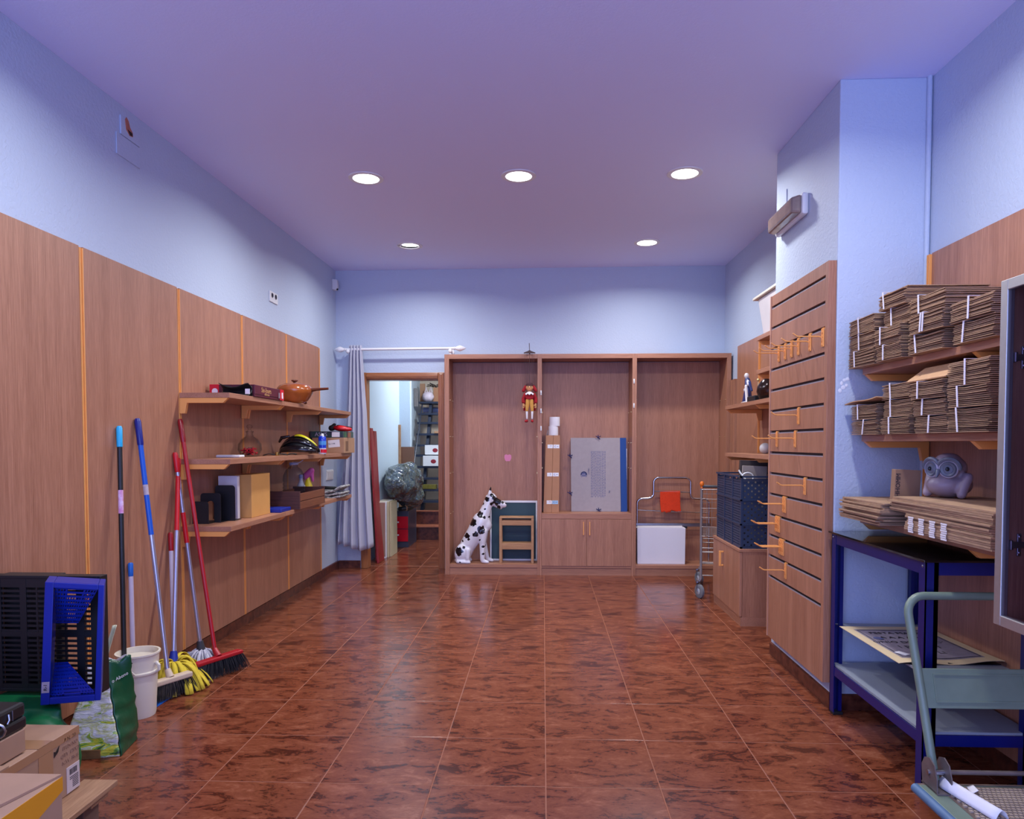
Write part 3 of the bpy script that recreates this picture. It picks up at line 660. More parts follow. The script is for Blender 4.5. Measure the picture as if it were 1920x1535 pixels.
st = thing('pink_sticker', 'small pink apple shaped sticker on the back of the left bookcase', 'sticker', (-.358, YBk - .001, 1.11))
MB().prism([(.0, .028), (.018, .036), (.034, .026), (.036, .0), (.026, -.028), (.012, -.036), (0, -.032), (-.012, -.036), (-.026, -.028), (-.036, .0), (-.034, .026), (-.018, .036)], lambda u, v, k: (-.358 + u, YBk - k, 1.146 + v), 0, .0012).build('sticker', mat('pink_vinyl', (222, 132, 166), .5), st)
# --- dog statue
def dog():
    x0, z0, y = -.9417, .981, 7.0
    P = lambda u, v, dy=0: Vector((x0 + .000654 * u, y + dy, z0 - .00066 * v))
    m, nt, b, N, L = _new('black_patched_white_glaze')
    tc = N.new('ShaderNodeTexCoord'); n = N.new('ShaderNodeTexNoise'); n.inputs['Scale'].default_value = 38; n.inputs['Detail'].default_value = 3
    L.new(tc.outputs['Object'], n.inputs['Vector'])
    spots_ = [(595, 365, 36), (745, 395, 62), (700, 350, 30), (662, 300, 26), (515, 425, 30), (490, 592, 44), (560, 632, 24), (385, 712, 52), (512, 818, 58), (470, 800, 26), (428, 880, 46), (296, 915, 40), (318, 955, 24), (175, 1135, 58), (240, 1080, 26), (540, 1068, 24), (540, 1180, 20), (492, 965, 18), (195, 1300, 20), (652, 205, 34), (622, 1150, 14), (770, 482, 30), (830, 412, 22), (655, 432, 22), (626, 630, 14), (568, 510, 16), (230, 990, 16)]
    last = None
    for (u_, v_, r_) in spots_:
        c_ = Vector((x0 + .000654 * u_ + .68, 0, z0 - .00066 * v_ - .105)); k = 1 / (r_ * .00066 * 1.12)
        q = N.new('ShaderNodeVectorMath'); q.operation = 'MULTIPLY_ADD'; q.inputs[1].default_value = (k, k * .12, k); q.inputs[2].default_value = tuple(-c_ * k); L.new(tc.outputs['Object'], q.inputs[0])
        d = N.new('ShaderNodeVectorMath'); d.operation = 'LENGTH'; L.new(q.outputs[0], d.inputs[0])
        if last is None: last = d.outputs['Value']
        else:
            mn = N.new('ShaderNodeMath'); mn.operation = 'MINIMUM'; L.new(last, mn.inputs[0]); L.new(d.outputs['Value'], mn.inputs[1]); last = mn.outputs[0]
    ad = N.new('ShaderNodeMath'); ad.operation = 'MULTIPLY_ADD'; ad.inputs[1].default_value = 1.5; L.new(n.outputs['Fac'], ad.inputs[0]); L.new(last, ad.inputs[2])
    r = N.new('ShaderNodeMapRange'); r.inputs['From Min'].default_value = 1.62; r.inputs['From Max'].default_value = 1.72; L.new(ad.outputs[0], r.inputs['Value'])
    mxc = N.new('ShaderNodeMix'); mxc.data_type = 'RGBA'; mxc.inputs['A'].default_value = s2l((14, 13, 18)); mxc.inputs['B'].default_value = s2l((224, 220, 228))
    L.new(r.outputs['Result'], mxc.inputs['Factor']); L.new(mxc.outputs['Result'], b.inputs['Base Color'])
    b.inputs['Roughness'].default_value = .16; b.inputs['Coat Weight'].default_value = .5; b.inputs['Coat Roughness'].default_value = .06
    t = thing('dog_statue', 'sitting white dog statue with black patches in left bookcase', 'statue', (-.68, y, .105))
    B_ = MB()
    C = lambda a, b_, r1, r2: caps(B_, a, b_, r1, r2, 18)
    C(P(500, 690), P(430, 860), .088, .094); C(P(430, 860), P(300, 1060), .094, .082); C(P(300, 1060), P(230, 1200), .08, .078)
    C(P(560, 760), P(520, 660), .07, .07)                                         # chest
    C(P(530, 640), P(590, 480), .066, .05); C(P(590, 480), P(632, 350), .05, .046)  # neck
    C(P(655, 340), P(690, 385), .048, .046); C(P(690, 385), P(800, 440), .043, .034); C(P(800, 440), P(850, 455), .034, .028)
    C(P(700, 430), P(790, 490), .03, .022)                                          # jaw
    for s in (-1, 1):
        C(P(632, 290, s * .028), P(645, 185, s * .03), .02, .006)                    # upright ears
        C(P(540, 850, s * .045), P(525, 1010, s * .05), .046, .034); C(P(525, 1010, s * .05), P(525 + (60 if s > 0 else 0), 1270, s * .055), .032, .024)
        pw = 60 if s > 0 else 0
        C(P(530 + pw, 1290, s * .055), P(600 + pw, 1308, s * .055), .022, .02)
        B_.ell(P(215, 1170, s * .055), (.074, .045, .098), Matrix.Rotation(R(14), 3, 'Y'))
        C(P(300, 1130, s * .07), P(300, 1250, s * .075), .032, .024); C(P(160, 1296, s * .075), P(320, 1306, s * .078), .024, .022)
    C(P(170, 1250), P(115, 1290, -.02), .02, .016); C(P(115, 1290, -.02), P(150, 1310, -.06), .016, .012)
    # keep every part above the shelf
    for v in B_.v: v.z = max(v.z, .1055)
    bd = remesh(B_.build('body', m, t), .0075, 5)
    MB().ell(P(868, 436), (.014, .018, .013), n=14, m=8).build('nose', BLACK, t, smooth=True)
    for s in (-1, 1): MB().ell(P(715, 352, s * .036), (.009, .008, .008), n=12, m=8).build('eye', mat('dark_eye', (12, 8, 8), .08), t, smooth=True)
dog()
def chalkboard():
    t = thing('chalkboard', 'dark green board in white frame behind the dog statue', 'board', (-.3, 7.16, .1055))
    x0, x1, z0, z1 = -.536, -.058, .106, .712; lean = lambda z: 7.145 + (z - .1) * .055
    def bar(xa, xb, za, zb, th=.014):
        return MB().hexa([(xa, lean(za) - th, za), (xb, lean(za) - th, za), (xb, lean(za), za), (xa, lean(za), za), (xa, lean(zb) - th, zb), (xb, lean(zb) - th, zb), (xb, lean(zb), zb), (xa, lean(zb), zb)])
    bar(x0 + .01, x1 - .01, z0 + .01, z1 - .01, .008).build('panel', mat('dark_green_board', (42, 70, 80), .55, var=.12, scale=5), t)
    for a in ((x0, x0 + .014, z0, z1), (x1 - .014, x1, z0, z1), (x0 + .014, x1 - .014, z0, z0 + .016), (x0 + .014, x1 - .014, z1 - .02, z1)): bar(*a).build('frame_rail', WHITE, t)
chalkboard()
def stool():
    t = thing('wooden_stool', 'small wooden step stool in front of the green board', 'stool', (-.26, 7.04, .1055)); xa, xb, ya, yb = -.432, -.09, 6.965, 7.105
    for x in (xa, xb - .026):
        for y in (ya, yb - .024): B(x, x + .026, y, y + .024, .1055, .552).build('leg', PINE, t, bevel=.002)
    PX = wood('raw_pine_across', (196, 152, 112), (160, 112, 76), 'x', .6)
    for y in (ya + .002, yb - .02):
        B(xa + .0262, xb - .0262, y, y + .018, .482, .53).build('apron', PX, t, bevel=.001); B(xa + .0262, xb - .0262, y, y + .018, .243, .305).build('cross_rail', PX, t, bevel=.001)
    B(xa, xb, ya, yb, .552, .566).build('seat', PX, t, bevel=.004); B(xa + .0265, xb - .0265, ya + .0205, yb - .0205, .296, .306).build('step', PX, t)
stool()
# --- hanging marionette
def puppet():
    x, y = -.131, 6.862; t = thing('marionette', 'marionette in red coat and ochre breeches hanging from the left bookcase', 'puppet', (x, y, 1.497))
    DK = mat('dark_stick', (70, 46, 44), .6); RD = mat('red_felt', (166, 20, 34), .9, var=.2, scale=30); SK = mat('painted_wood_skin', (206, 148, 100), .5); OC = mat('ochre_cloth', (206, 150, 72), .9); LACE = mat('white_lace', (224, 220, 224), .9)
    bar = MB(); bar.prism([(-.056, 2.153), (-.056, 2.16), (-.012, 2.176), (0, 2.186), (.012, 2.176), (.056, 2.16), (.056, 2.153)], lambda u, v, k: (x + u, y + k, v + .0095), -.007, .007)
    bar.tube([(x, y, 2.19), (x - .003, y, 2.26)], .003, 8); bar.bar((x, y, 2.169), (x, y + .13, 2.169), .012, .012); bar.build('control_bar', DK, t)
    for dx in (-.045, -.03, -.02, .02, .03, .042): MB().tube([(x + dx, y, 2.163), (x + dx * 1.05, y, 1.86 if abs(dx) < .025 else 1.69)], .0009, 5).build('string', DK, t)
    MB().tube([(x, y, 2.163), (x, y, 1.868)], .0022, 6).build('head_wire', DK, t)
    m = MB(); m.ell((x, y, 1.835), (.034, .033, .038)); caps(m, (x, y, 1.80), (x, y, 1.79), .014, .014); m.ell((x, y - .034, 1.829), (.007, .009, .007), n=10, m=6); m.ell((x, y - .027, 1.81), (.014, .009, .009), n=10, m=6)
    for s in (-1, 1): m.ell((x + s * .035, y, 1.832), (.008, .009, .013), n=8, m=6)
    hd_ = remesh(m.build('head', SK, t), .0035, 3)
    for s in (-1, 1):
        MB().ell((x + s * .012, y - .031, 1.84), (.005, .004, .0045), n=10, m=6).build('eye', BLACK, hd_, smooth=True)
        MB().tube([(x + s * .006, y - .032, 1.852), (x + s * .019, y - .029, 1.853)], .0017, 6).build('eyebrow', DK, hd_)
    MB().tube([(x - .011, y - .034, 1.812), (x, y - .037, 1.809), (x + .011, y - .034, 1.812)], .0022, 6).build('mouth', REDD, hd_, smooth=True)
    hat = MB(); hat.lathe([(.037, 1.848), (.038, 1.858), (.03, 1.872), (.012, 1.878), (.0001, 1.879)], (x, y + .004, 0), 24); hat.build('cap', mat('brown_felt', (74, 40, 44), .9), t, smooth=True)
    for s in (-1, 1):
        q = MB(); caps(q, (x + s * .036, y + .008, 1.84), (x + s * .058, y + .006, 1.805), .018, .017); q.build('hat_puff', RD, t, smooth=True)
    col = MB(); col.grid(lambda u, v: (x + (.014 + .036 * v) * math.cos(u * 6.2832), y + (.014 + .03 * v) * math.sin(u * 6.2832), 1.793 - .028 * v + .006 * math.sin(u * 6.2832 * 9) * v), 72, 4); col.build('lace_collar', LACE, t, smooth=True, solid=.0015)
    tr = MB(); tr.lathe([(.018, 1.79), (.04, 1.775), (.043, 1.74), (.036, 1.72)], (x, y, 0), 24, sy=.72); tr.build('jacket', RD, t, smooth=True)
    for s in (-1, 1):
        a = MB(); caps(a, (x + s * .042, y, 1.765), (x + s * .06, y, 1.725), .018, .016); caps(a, (x + s * .06, y, 1.725), (x + s * .058, y - .004, 1.695), .016, .018); a.build('sleeve', RD, t, smooth=True)
        h = MB(); caps(h, (x + s * .058, y - .004, 1.68), (x + s * .058, y - .006, 1.655), .009, .008)
        for k in range(4): caps(h, (x + s * .058 + (k - 1.5) * .0045, y - .006, 1.652), (x + s * .058 + (k - 1.5) * .005, y - .009, 1.634 + .003 * abs(k - 1)), .0026, .002, 8)
        caps(h, (x + s * .05, y - .008, 1.668), (x + s * .045, y - .014, 1.655), .003, .0024, 8); h.build('hand', SK, t, smooth=True)
        MB().grid(lambda u, v: (x + s * (.03 + .024 * u + .006 * v), y + .012 + .006 * math.sin(u * 5), 1.735 - .125 * v), 8, 8).build('coat_tail', RD, t, smooth=True, solid=.004)
        l_ = MB(); caps(l_, (x + s * .016, y, 1.715), (x + s * .022, y, 1.66), .02, .02); caps(l_, (x + s * .022, y, 1.66), (x + s * .026, y, 1.61), .02, .013); l_.build('breeches_leg', OC, t, smooth=True)
        k_ = MB(); caps(k_, (x + s * .026, y, 1.602), (x + s * .025, y, 1.535), .011, .008); k_.build('stocking', LACE, t, smooth=True)
        f = MB(); caps(f, (x + s * .025, y + .006, 1.51), (x + s * (.028 if s > 0 else .036), y - .03, 1.507), .013, .012); f.build('shoe', RD, t, smooth=True)
puppet()
# --- middle bookcase: tall carton with rolls, portfolio
def tall_carton():
    t = thing('tall_carton', 'tall narrow cardboard carton with six white labels in middle bookcase', 'box', (.083, 7.05, .6075))
    MB().hexa([(.004, 7.0, .6075), (.083, 7.0, .6075), (.083, 7.1, .6075), (.004, 7.1, .6075), (.028, 7.0, 1.372), (.1, 7.0, 1.372), (.1, 7.1, 1.372), (.028, 7.1, 1.372)]).build('carton', CARD2R, t, bevel=.002)
    MB().hexa([(.0845, 7.0, .6075), (.158, 7.0, .6075), (.158, 7.1, .6075), (.0845, 7.1, .6075), (.1015, 7.0, 1.372), (.168, 7.0, 1.372), (.168, 7.1, 1.372), (.1015, 7.1, 1.372)]).build('carton', CARD2R, t, bevel=.002)
    LB = mat('pale_blue_label', (170, 206, 232), .5)
    for i, z in enumerate((1.263, .985, .71)):
        k = (z - .6075) / .765
        for j in (0, 1):
            xa = (.035 + .012 * k) if j == 0 else (.0895 + .016 * k); xb = xa + (.052 if j == 0 else .058)
            B(xa, xb, 6.9985, 7.0, z - .018, z + .018).build('label', LB if (i == 2 and j) else mat('bright_label', (244, 244, 246), .5), t)
            text('label_mark', ('· T', 'C ••')[j], .024, REDP if (i == 2 and j == 0) else BLUEP, t, ((xa + xb) / 2, 6.998, z), (1, 0, 0), (0, 0, 1))
CARD2R = mat('tan_cardboard', (186, 134, 100), .75, var=.07, scale=12)
tall_carton()
def roll(c, r, h, label, M=None):
    t = thing('paper_roll', label, 'paper roll', c, 'white paper rolls on the tall carton')
    MB().lathe([(.02, 0), (r, 0), (r * 1.01, .004), (r * 1.01, h - .004), (r, h), (.02, h), (.02, 0)], c, 32, M).build('paper', PAPER, t, smooth=True)
    MB().lathe([(.019, .001), (.0195, .001), (.0195, h - .001), (.018, h - .001)], c, 20, M).build('core', CARD, t, smooth=True)
roll((.102, 7.045, 1.3725), .048, .091, 'lower white paper roll on top of the tall carton')
roll((.114, 7.055, 1.4645), .053, .09, 'upper white paper roll on top of the tall carton')
t = thing('paper_sheet', 'white folded paper hanging beside the tall carton', 'paper', (.012, 7.13, .6075))
MB().grid(lambda u, v: (-.005 + .05 * v + .02 * u + .008 * math.sin(v * 6), 7.115 + .05 * u, .608 + .82 * v), 4, 14).build('sheet', PAPER, t, smooth=True, solid=.002)
def portfolio():
    y0 = 7.135; t = thing('art_portfolio', 'large grey cardboard art portfolio with blue spine leaning in middle bookcase', 'portfolio', (.56, y0, .6075))
    L_ = lambda z: y0 + (z - .6) * .055
    def slab(xa, xb, za, zb, off, th, xs=0): return MB().hexa([(xa + xs, L_(za) - off, za), (xb + xs, L_(za) - off, za), (xb + xs, L_(za) - off + th, za), (xa + xs, L_(za) - off + th, za), (xa, L_(zb) - off, zb), (xb, L_(zb) - off, zb), (xb, L_(zb) - off + th, zb), (xa, L_(zb) - off + th, zb)])
    slab(.279, .84, .6076, 1.349, 0, .006, .007).build('back_cover', CARDG, t); slab(.279, .775, .6076, 1.349, .012, .005, .007).build('front_cover', CARDG, t, bevel=.001)
    slab(.775, .836, .6076, 1.349, .012, .012, .011).build('spine', mat('blue_bookcloth', (12, 66, 140), .6), t, label='blue cloth spine')
    slab(.838, .845, .93, 1.24, .006, .004, 0).build('paper_edge', PAPER, t)
    IK = mat('blue_grey_print', (92, 96, 140), .7)
    m = MB()
    for k in range(11):
        xx = .487 + k * .0138; q = random.Random(k); zz = 1.215
        while zz > .76:
            ln = q.uniform(.008, .03); zb = max(zz - ln, .75); y_ = L_((zz + zb) / 2) - .0132
            m.box(xx - .0022, xx + .0022, y_, y_ + .0006, zb, zz); zz = zb - .006
    m.build('printed_text', IK, t, kind='stuff')
    n_ = Vector((0, -1, .055)).normalized()
    Mx = Matrix.Rotation(R(90), 3, 'X')
    MB().lathe([(.0335, 0), (.0335, .0012), (.029, .0012), (.029, 0)], (.412, L_(.978) - .0122, .978), 32, Mx).lathe([(.0001, .0008), (.024, .0008), (.024, 0)], (.412, L_(.978) - .0122, .978), 24, Mx).build('seal', IK, t)
    text('seal_mark', 'S', .04, CARDG, t, (.412, L_(.978) - .0132, .978), (0, .055, 1), (-1, 0, 0), .0008)
    text('caption', 'ORLA Y TEXTO', .016, IK, t, (.46, L_(.985) - .0125, .99), (0, .055, -1), (1, 0, 0)); text('caption', 'Fdo.', .02, IK, t, (.668, L_(.8) - .0125, .80), (0, .055, -1), (1, 0, 0))
    RB = mat('dark_blue_ribbon', (22, 30, 92), .7)
    for (bx, bz, v) in ((.555, 1.355, 0), (.272, 1.165, 1), (.272, .79, 1), (.56, .622, 0)):
        m = MB(); yy = L_(bz) - .02
        for a in (-.9, .5, 1.6, 2.6):
            m.tube([(bx, yy, bz), (bx + .016 * math.cos(a), yy - .006, bz + .013 * math.sin(a)), (bx + .028 * math.cos(a), yy - .002, bz + .024 * math.sin(a))], .0042, 6)
        m.ell((bx, yy - .002, bz), (.008, .006, .008), n=10, m=6); m.build('ribbon_tie', RB, t, smooth=True)
CARDG = mat('grey_board', (166, 156, 160), .8, var=.06, scale=30)
portfolio()
# --- right bookcase: chrome frame, cloth, white box
def chrome_frame():
    y = 7.115; t = thing('tubular_frame', 'chrome tubular frame with stepped arch standing in right bookcase', 'frame', (1.3, y, .1055)); P = lambda a, b: (a, y, b)
    path = [P(.945, .1055), P(.945, .69)] + arc((.995, .69), .05, 180, 90, P) + [P(1.05, .742)] + arc((1.058, .795), .05, 270, 360, P) + [P(1.108, .90)] + arc((1.158, .90), .05, 180, 90, P) + [P(1.42, .948)] + arc((1.425, .898), .05, 90, 0, P) + [P(1.475, .79)] + arc((1.525, .79), .05, 180, 270, P)[0:] + [P(1.60, .738)] + arc((1.61, .688), .05, 90, 0, P) + [P(1.66, .1055)]
    MB().tube(path, .0115, 12).build('hoop', CHROME, t, smooth=True)
    MB().tube([P(1.11, .815), P(1.474, .803)], .006, 10).build('cross_bar', CHROME, t, smooth=True); MB().tube([P(.95, .625), P(1.655, .598)], .006, 10).build('cross_bar', CHROME, t, smooth=True)
    MB().box(.935, 1.672, y - .016, y - .0125, .462, .494).box(.935, 1.672, y - .016, y + .012, .492, .495).build('angle_rail', STEEL, t); MB().bar((1.4, y - .02, .455), (1.44, y - .02, .455), .02).build('latch', BLACK, t)
chrome_frame()
OC_ = mat('orange_towel', (226, 62, 24), .95, var=.12, scale=60, bump=.4, bscale=200)
tag(MB().grid(lambda u, v: (1.178 + .2 * u + .012 * (v - .5) - .006 * math.sin(v * 3), 7.115 + (-.0085 if v > .06 else -.0085 * math.cos((.06 - v) / .06 * 3)) - .006 * math.sin(u * 5) * v, .818 - .205 * v - .012 * math.sin(u * 6 + 2) * v + (-.018 * (abs(u - .35) < .12) * v ** 6)), 26, 18).build('orange_cloth', OC_, smooth=True, solid=.003), 'bright orange cleaning cloth hanging over the chrome frame', 'cloth')
t = thing('white_box', 'large plain white cardboard box standing in right bookcase', 'box', (1.16, 7.02, .1055))
MB().hexa([(.93, 6.965, .1055), (1.396, 6.965, .1055), (1.396, 7.075, .1055), (.93, 7.075, .1055), (.926, 6.965, .462), (1.4, 6.965, .464), (1.4, 7.075, .464), (.926, 7.075, .462)]).build('carton', mat('white_card', (226, 224, 232), .6), t, bevel=.004)
MB().hexa([(.93, 6.967, .463), (1.37, 6.967, .465), (1.385, 7.07, .474), (.94, 7.07, .472), (.93, 6.967, .4645), (1.37, 6.967, .4665), (1.385, 7.07, .4755), (.94, 7.07, .4735)]).build('flap', mat('white_card', (226, 224, 232), .6), t)

tag(MB().hexa([(1.28, 6.95, 2.1615), (1.795, 6.95, 2.1615), (1.795, 7.2, 2.1615), (1.28, 7.2, 2.1615), (1.28, 6.95, 2.168), (1.795, 6.95, 2.168), (1.795, 7.2, 2.168), (1.28, 7.2, 2.168)]).build('thin_panel', mat('pale_blue_board', (176, 186, 210), .6)), 'thin pale blue panel lying on top of the rightmost bookcase', 'panel')
# ------------------------------------------------------------------ far right: shelves, small cabinet, crate, trolley
XFP = XR - .016
def shelf_r(label, y0, y1, zt, brs, xw, xf, g): return shelf(label, y0, y1, zt, brs, xw, xf, g)
shelf('wooden shelf on far right wall under the blue figurine and glass vase', 4.42, 5.975, 1.604, (5.955, 5.162), XFP, 1.52, 'shelves on the far right wall')
shelf('wooden shelf on far right wall above the navy crate', 4.42, 5.96, 1.216, (5.94, 5.162), XFP, 1.52, 'shelves on the far right wall')
shelf('topmost shelf of the far right wall, under the lidded bin', 4.42, 5.12, 2.052, (5.10,), XFP, 1.52, 'shelves on the far right wall')
shelf('short shelf on far right wall between lidded bin and glass vase', 4.42, 5.12, 1.815, (5.10,), XFP, 1.52, 'shelves on the far right wall')
def binbox():
    t = thing('storage_bin', 'translucent white storage bin with cream lid high on far right shelf', 'bin', (1.66, 4.86, 2.0525))
    b = mat('cloudy_plastic', (214, 206, 206), .35, var=.08, scale=6)
    MB().hexa([(1.545, 4.70, 2.0525), (1.76, 4.70, 2.0525), (1.76, 5.055, 2.0525), (1.545, 5.055, 2.0525), (1.525, 4.66, 2.318), (1.79, 4.66, 2.318), (1.79, 5.13, 2.318), (1.525, 5.13, 2.318)]).build('bin', b, t, bevel=.012)
    B(1.507, 1.80, 4.63, 5.19, 2.318, 2.336).build('lid', CREAM, t, bevel=.004)
binbox()
def figurine():
    c = Vector((1.615, 5.64, 1.6045)); t = thing('porcelain_figurine', 'blue and white porcelain figurine group on far right shelf', 'figurine', c)
    BL = mat('cobalt_glaze', (44, 60, 118), .18, var=.5, scale=20, coat=.4); WH = mat('white_glaze', (220, 214, 214), .18, coat=.4)
    m = MB(); m.ell(c + Vector((0, 0, .012)), (.05, .12, .012)); m.build('base', WH, t, smooth=True)
    m = MB(); caps(m, c + Vector((0, .02, .02)), c + Vector((0, .01, .12)), .035, .025); caps(m, c + Vector((0, .01, .12)), c + Vector((0, .03, .19)), .028, .022); caps(m, c + Vector((0, -.02, .17)), c + Vector((0, -.085, .10)), .014, .01); caps(m, c + Vector((0, .08, .02)), c + Vector((0, .07, .09)), .026, .018)
    remesh(m.build('robes', BL, t), .006, 2)
    m = MB(); m.ell(c + Vector((0, .055, .225)), (.02, .02, .024)); caps(m, c + Vector((-.02, -.03, .02)), c + Vector((-.02, .0, .14)), .012, .012); m.ell(c + Vector((0, .085, .115)), (.016, .016, .018)); caps(m, c + Vector((-.01, -.03, .15)), c + Vector((-.01, -.01, .18)), .012, .01)
    remesh(m.build('heads_and_sash', WH, t), .005, 2)
figurine()
c = (1.66, 5.28, 1.6045); t = thing('glass_vase', 'round smoky glass vase with narrow gold-dotted neck on far right shelf', 'vase', c)
MB().lathe([(.04, 0), (.07, .02), (.088, .07), (.082, .11), (.06, .145), (.035, .165), (.03, .19), (.034, .2), (.03, .2), (.026, .19), (.03, .165), (.055, .142), (.078, .108), (.083, .07), (.066, .024), (.0001, .008)], c, 32).build('vase', glass('smoky_glass', (206, 190, 184), .05, .2), t, smooth=True)
MB().ell((1.63, 5.44, 1.775), (.012, .012, .012), n=12, m=8).tube([(1.63, 5.44, 1.6045), (1.63, 5.44, 1.77)], .004, 8).build('gold_bead_stem', PINS, t, smooth=True)
tag(B(1.58, 1.70, 5.37, 5.56, 1.6045, 1.655).build('black_case', BLACK, bevel=.006), 'small black case between blue figurine and glass vase', 'box')
tag(MB().ell((1.675, 5.40, 1.2165 + .041), (.042, .042, .041), n=24, m=16).build('white_ball', mat('matte_white_ball', (196, 192, 192), .6), smooth=True), 'plain white ball on far right shelf above the navy crate', 'ball')
def small_cabinet():
    x0, x1, y0, y1 = 1.39, 1.80, 5.02, 5.80
    t = thing('base_cabinet', 'low laminate cabinet with orange handle under the navy crate', 'cabinet', ((x0 + x1) / 2, (y0 + y1) / 2, 0))
    B(x0 + .02, x1, y0, y0 + .018, .065, .527).build('side_panel', WZ, t, bevel=.001); B(x0 + .02, x1, y1 - .018, y1, .065, .527).build('side_panel', WZ, t, bevel=.001)
    B(x1 - .012, x1, y0 + .0182, y1 - .0182, .065, .527).build('back_panel', WZ, t); B(x0 + .02, x1 - .0125, y0 + .0182, y1 - .0182, .065, .083).build('bottom_board', WY, t)
    B(x0 + .008, x1, y0, y1, .0, .0648).build('plinth', WY, t); B(x0 - .004, x1, y0 - .003, y1 + .003, .5275, .547).build('top', WY, t, bevel=.001)
    for a, b, h in ((y0 + .001, 5.448, 0), (5.452, y1 - .001, 1)):
        d = B(x0, x0 + .018, a, b, .068, .524).build('door', WZ, t, bevel=.001)
        if h: MB().bar((x0 - .026, 5.475, .35), (x0 - .026, 5.475, .468), .016).bar((x0 - .026, 5.475, .357), (x0, 5.475, .357), .012).bar((x0 - .026, 5.475, .461), (x0, 5.475, .461), .012).build('handle', ORANGE, d, bevel=.003)
small_cabinet()
def crate_big():
    x0, x1, y0, y1, z0, z1 = 1.402, 1.775, 5.05, 5.735, .5475, 1.065
    t = thing('plastic_crate', 'tall navy plastic crate with slotted sides on the low cabinet', 'crate', ((x0 + x1) / 2, (y0 + y1) / 2, z0))
    f = MB(); H = z1 - z0; rb = [z0 + .006, z0 + H / 3, z0 + 2 * H / 3, z1 - .035]
    f.box(x0, x1, y0, y1, z0, z0 + .012)
    for (a, b, c, d) in ((x0, x0 + .014, y0, y0 + .02), (x1 - .014, x1, y0, y0 + .02), (x0, x0 + .014, y1 - .02, y1), (x1 - .014, x1, y1 - .02, y1)): f.box(a, b, c, d, z0, z1)
    for z in rb[1:3]: 
        f.box(x0 - .005, x0 + .008, y0 - .005, y1 + .005, z - .005, z + .005); f.box(x0 - .005, x1 + .005, y0 - .005, y0 + .008, z - .005, z + .005); f.box(x1 - .008, x1 + .005, y0, y1, z - .005, z + .005); f.box(x0, x1, y1 - .008, y1 + .005, z - .005, z + .005)
    f.box(x0 - .008, x0 + .006, y0 - .008, y1 + .008, z1 - .012, z1); f.box(x0 - .008, x1 + .008, y0 - .008, y0 + .006, z1 - .012, z1); f.box(x1 - .006, x1 + .008, y0, y1 + .008, z1 - .012, z1); f.box(x0, x1, y1 - .006, y1 + .008, z1 - .012, z1)
    for k in (1, 2):
        yy = y0 + (y1 - y0) * k / 3; f.box(x0 - .003, x0 + .008, yy - .012, yy + .012, z0, z1); f.box(x1 - .008, x1 + .003, yy - .012, yy + .012, z0, z1)
    f.build('frame', NAVY, t)
    g = MB(); N_ = 27
    for k in range(N_):
        z = z0 + .018 + (H - .055) * k / (N_ - 1)
        g.box(x0 + .001, x0 + .005, y0 + .01, y1 - .01, z - .0062, z + .0062); g.box(x1 - .005, x1 - .001, y0 + .01, y1 - .01, z - .0062, z + .0062)
    for k in range(1, 24):
        y = y0 + (y1 - y0) * k / 24; g.box(x0 + .002, x0 + .006, y - .004, y + .004, z0, z1 - .03)
    g.build('slotted_side', NAVY, t, kind='stuff')
    for yy in (y0 + .003, y1 - .007):      # short sides: plate pierced by staggered round holes
        h = MB(); nu, nv = 14, 22; dx = (x1 - x0 - .03) / nu; dz = (H - .05) / nv
        for i in range(nu):
            for j in range(nv):
                cx = x0 + .015 + (i + .5) * dx; cz = z0 + .015 + (j + .5) * dz
                hole = (i + j) % 2 == 0; r = .0072
                if not hole: h.add([(cx - dx / 2, yy, cz - dz / 2), (cx + dx / 2, yy, cz - dz / 2), (cx + dx / 2, yy, cz + dz / 2), (cx - dx / 2, yy, cz + dz / 2)], [(0, 1, 2, 3)])
                else:
                    o = []; 
                    for k in range(8):
                        a = R(45 * k + 22.5); o.append((cx + r * math.cos(a), yy, cz + r * math.sin(a)))
                    sq = [(cx + dx / 2, yy, cz + dz / 2), (cx - dx / 2, yy, cz + dz / 2), (cx - dx / 2, yy, cz - dz / 2), (cx + dx / 2, yy, cz - dz / 2)]
                    h.add(o + sq, [(8, 9, 2, 1, 0), (9, 10, 4, 3, 2), (10, 11, 6, 5, 4), (11, 8, 0, 7, 6)])
        h.box(x0, x1, yy, yy + .003, z1 - .033, z1 - .022); h.build('pierced_side', NAVY, t, kind='stuff', solid=.003)
crate_big()
def frames_in_crate():
    t = thing('picture_frame', 'dark framed panel sticking out of the navy crate', 'frame', (1.52, 5.25, .56))
    MB().obox((1.55, 5.30, .868), (.20, .04, .6), (0, R(2), 0)).build('backing', mat('dark_board', (58, 50, 50), .6), t, bevel=.002)
    MB().obox((1.54, 5.235, .85), (.18, .016, .56), (0, R(2), R(2))).build('mount', mat('grey_mount', (150, 138, 132), .7), t, bevel=.002)
    t = thing('white_cable', 'white cable loop and tube lying on top of the navy crate', 'cable', (1.46, 5.15, 1.0))
    MB().tube([(1.475 + .04 * math.cos(a), 5.15, 1.05 + .034 * math.sin(a)) for a in [R(-40 + 13 * k) for k in range(21)]], .005, 8).build('cable', WPLASTIC, t, smooth=True)
    MB().tube([(1.425, 5.2, 1.10), (1.435, 5.19, 1.08), (1.47, 5.17, 1.03)], .006, 8).build('tube', WPLASTIC, t, smooth=True)
frames_in_crate()
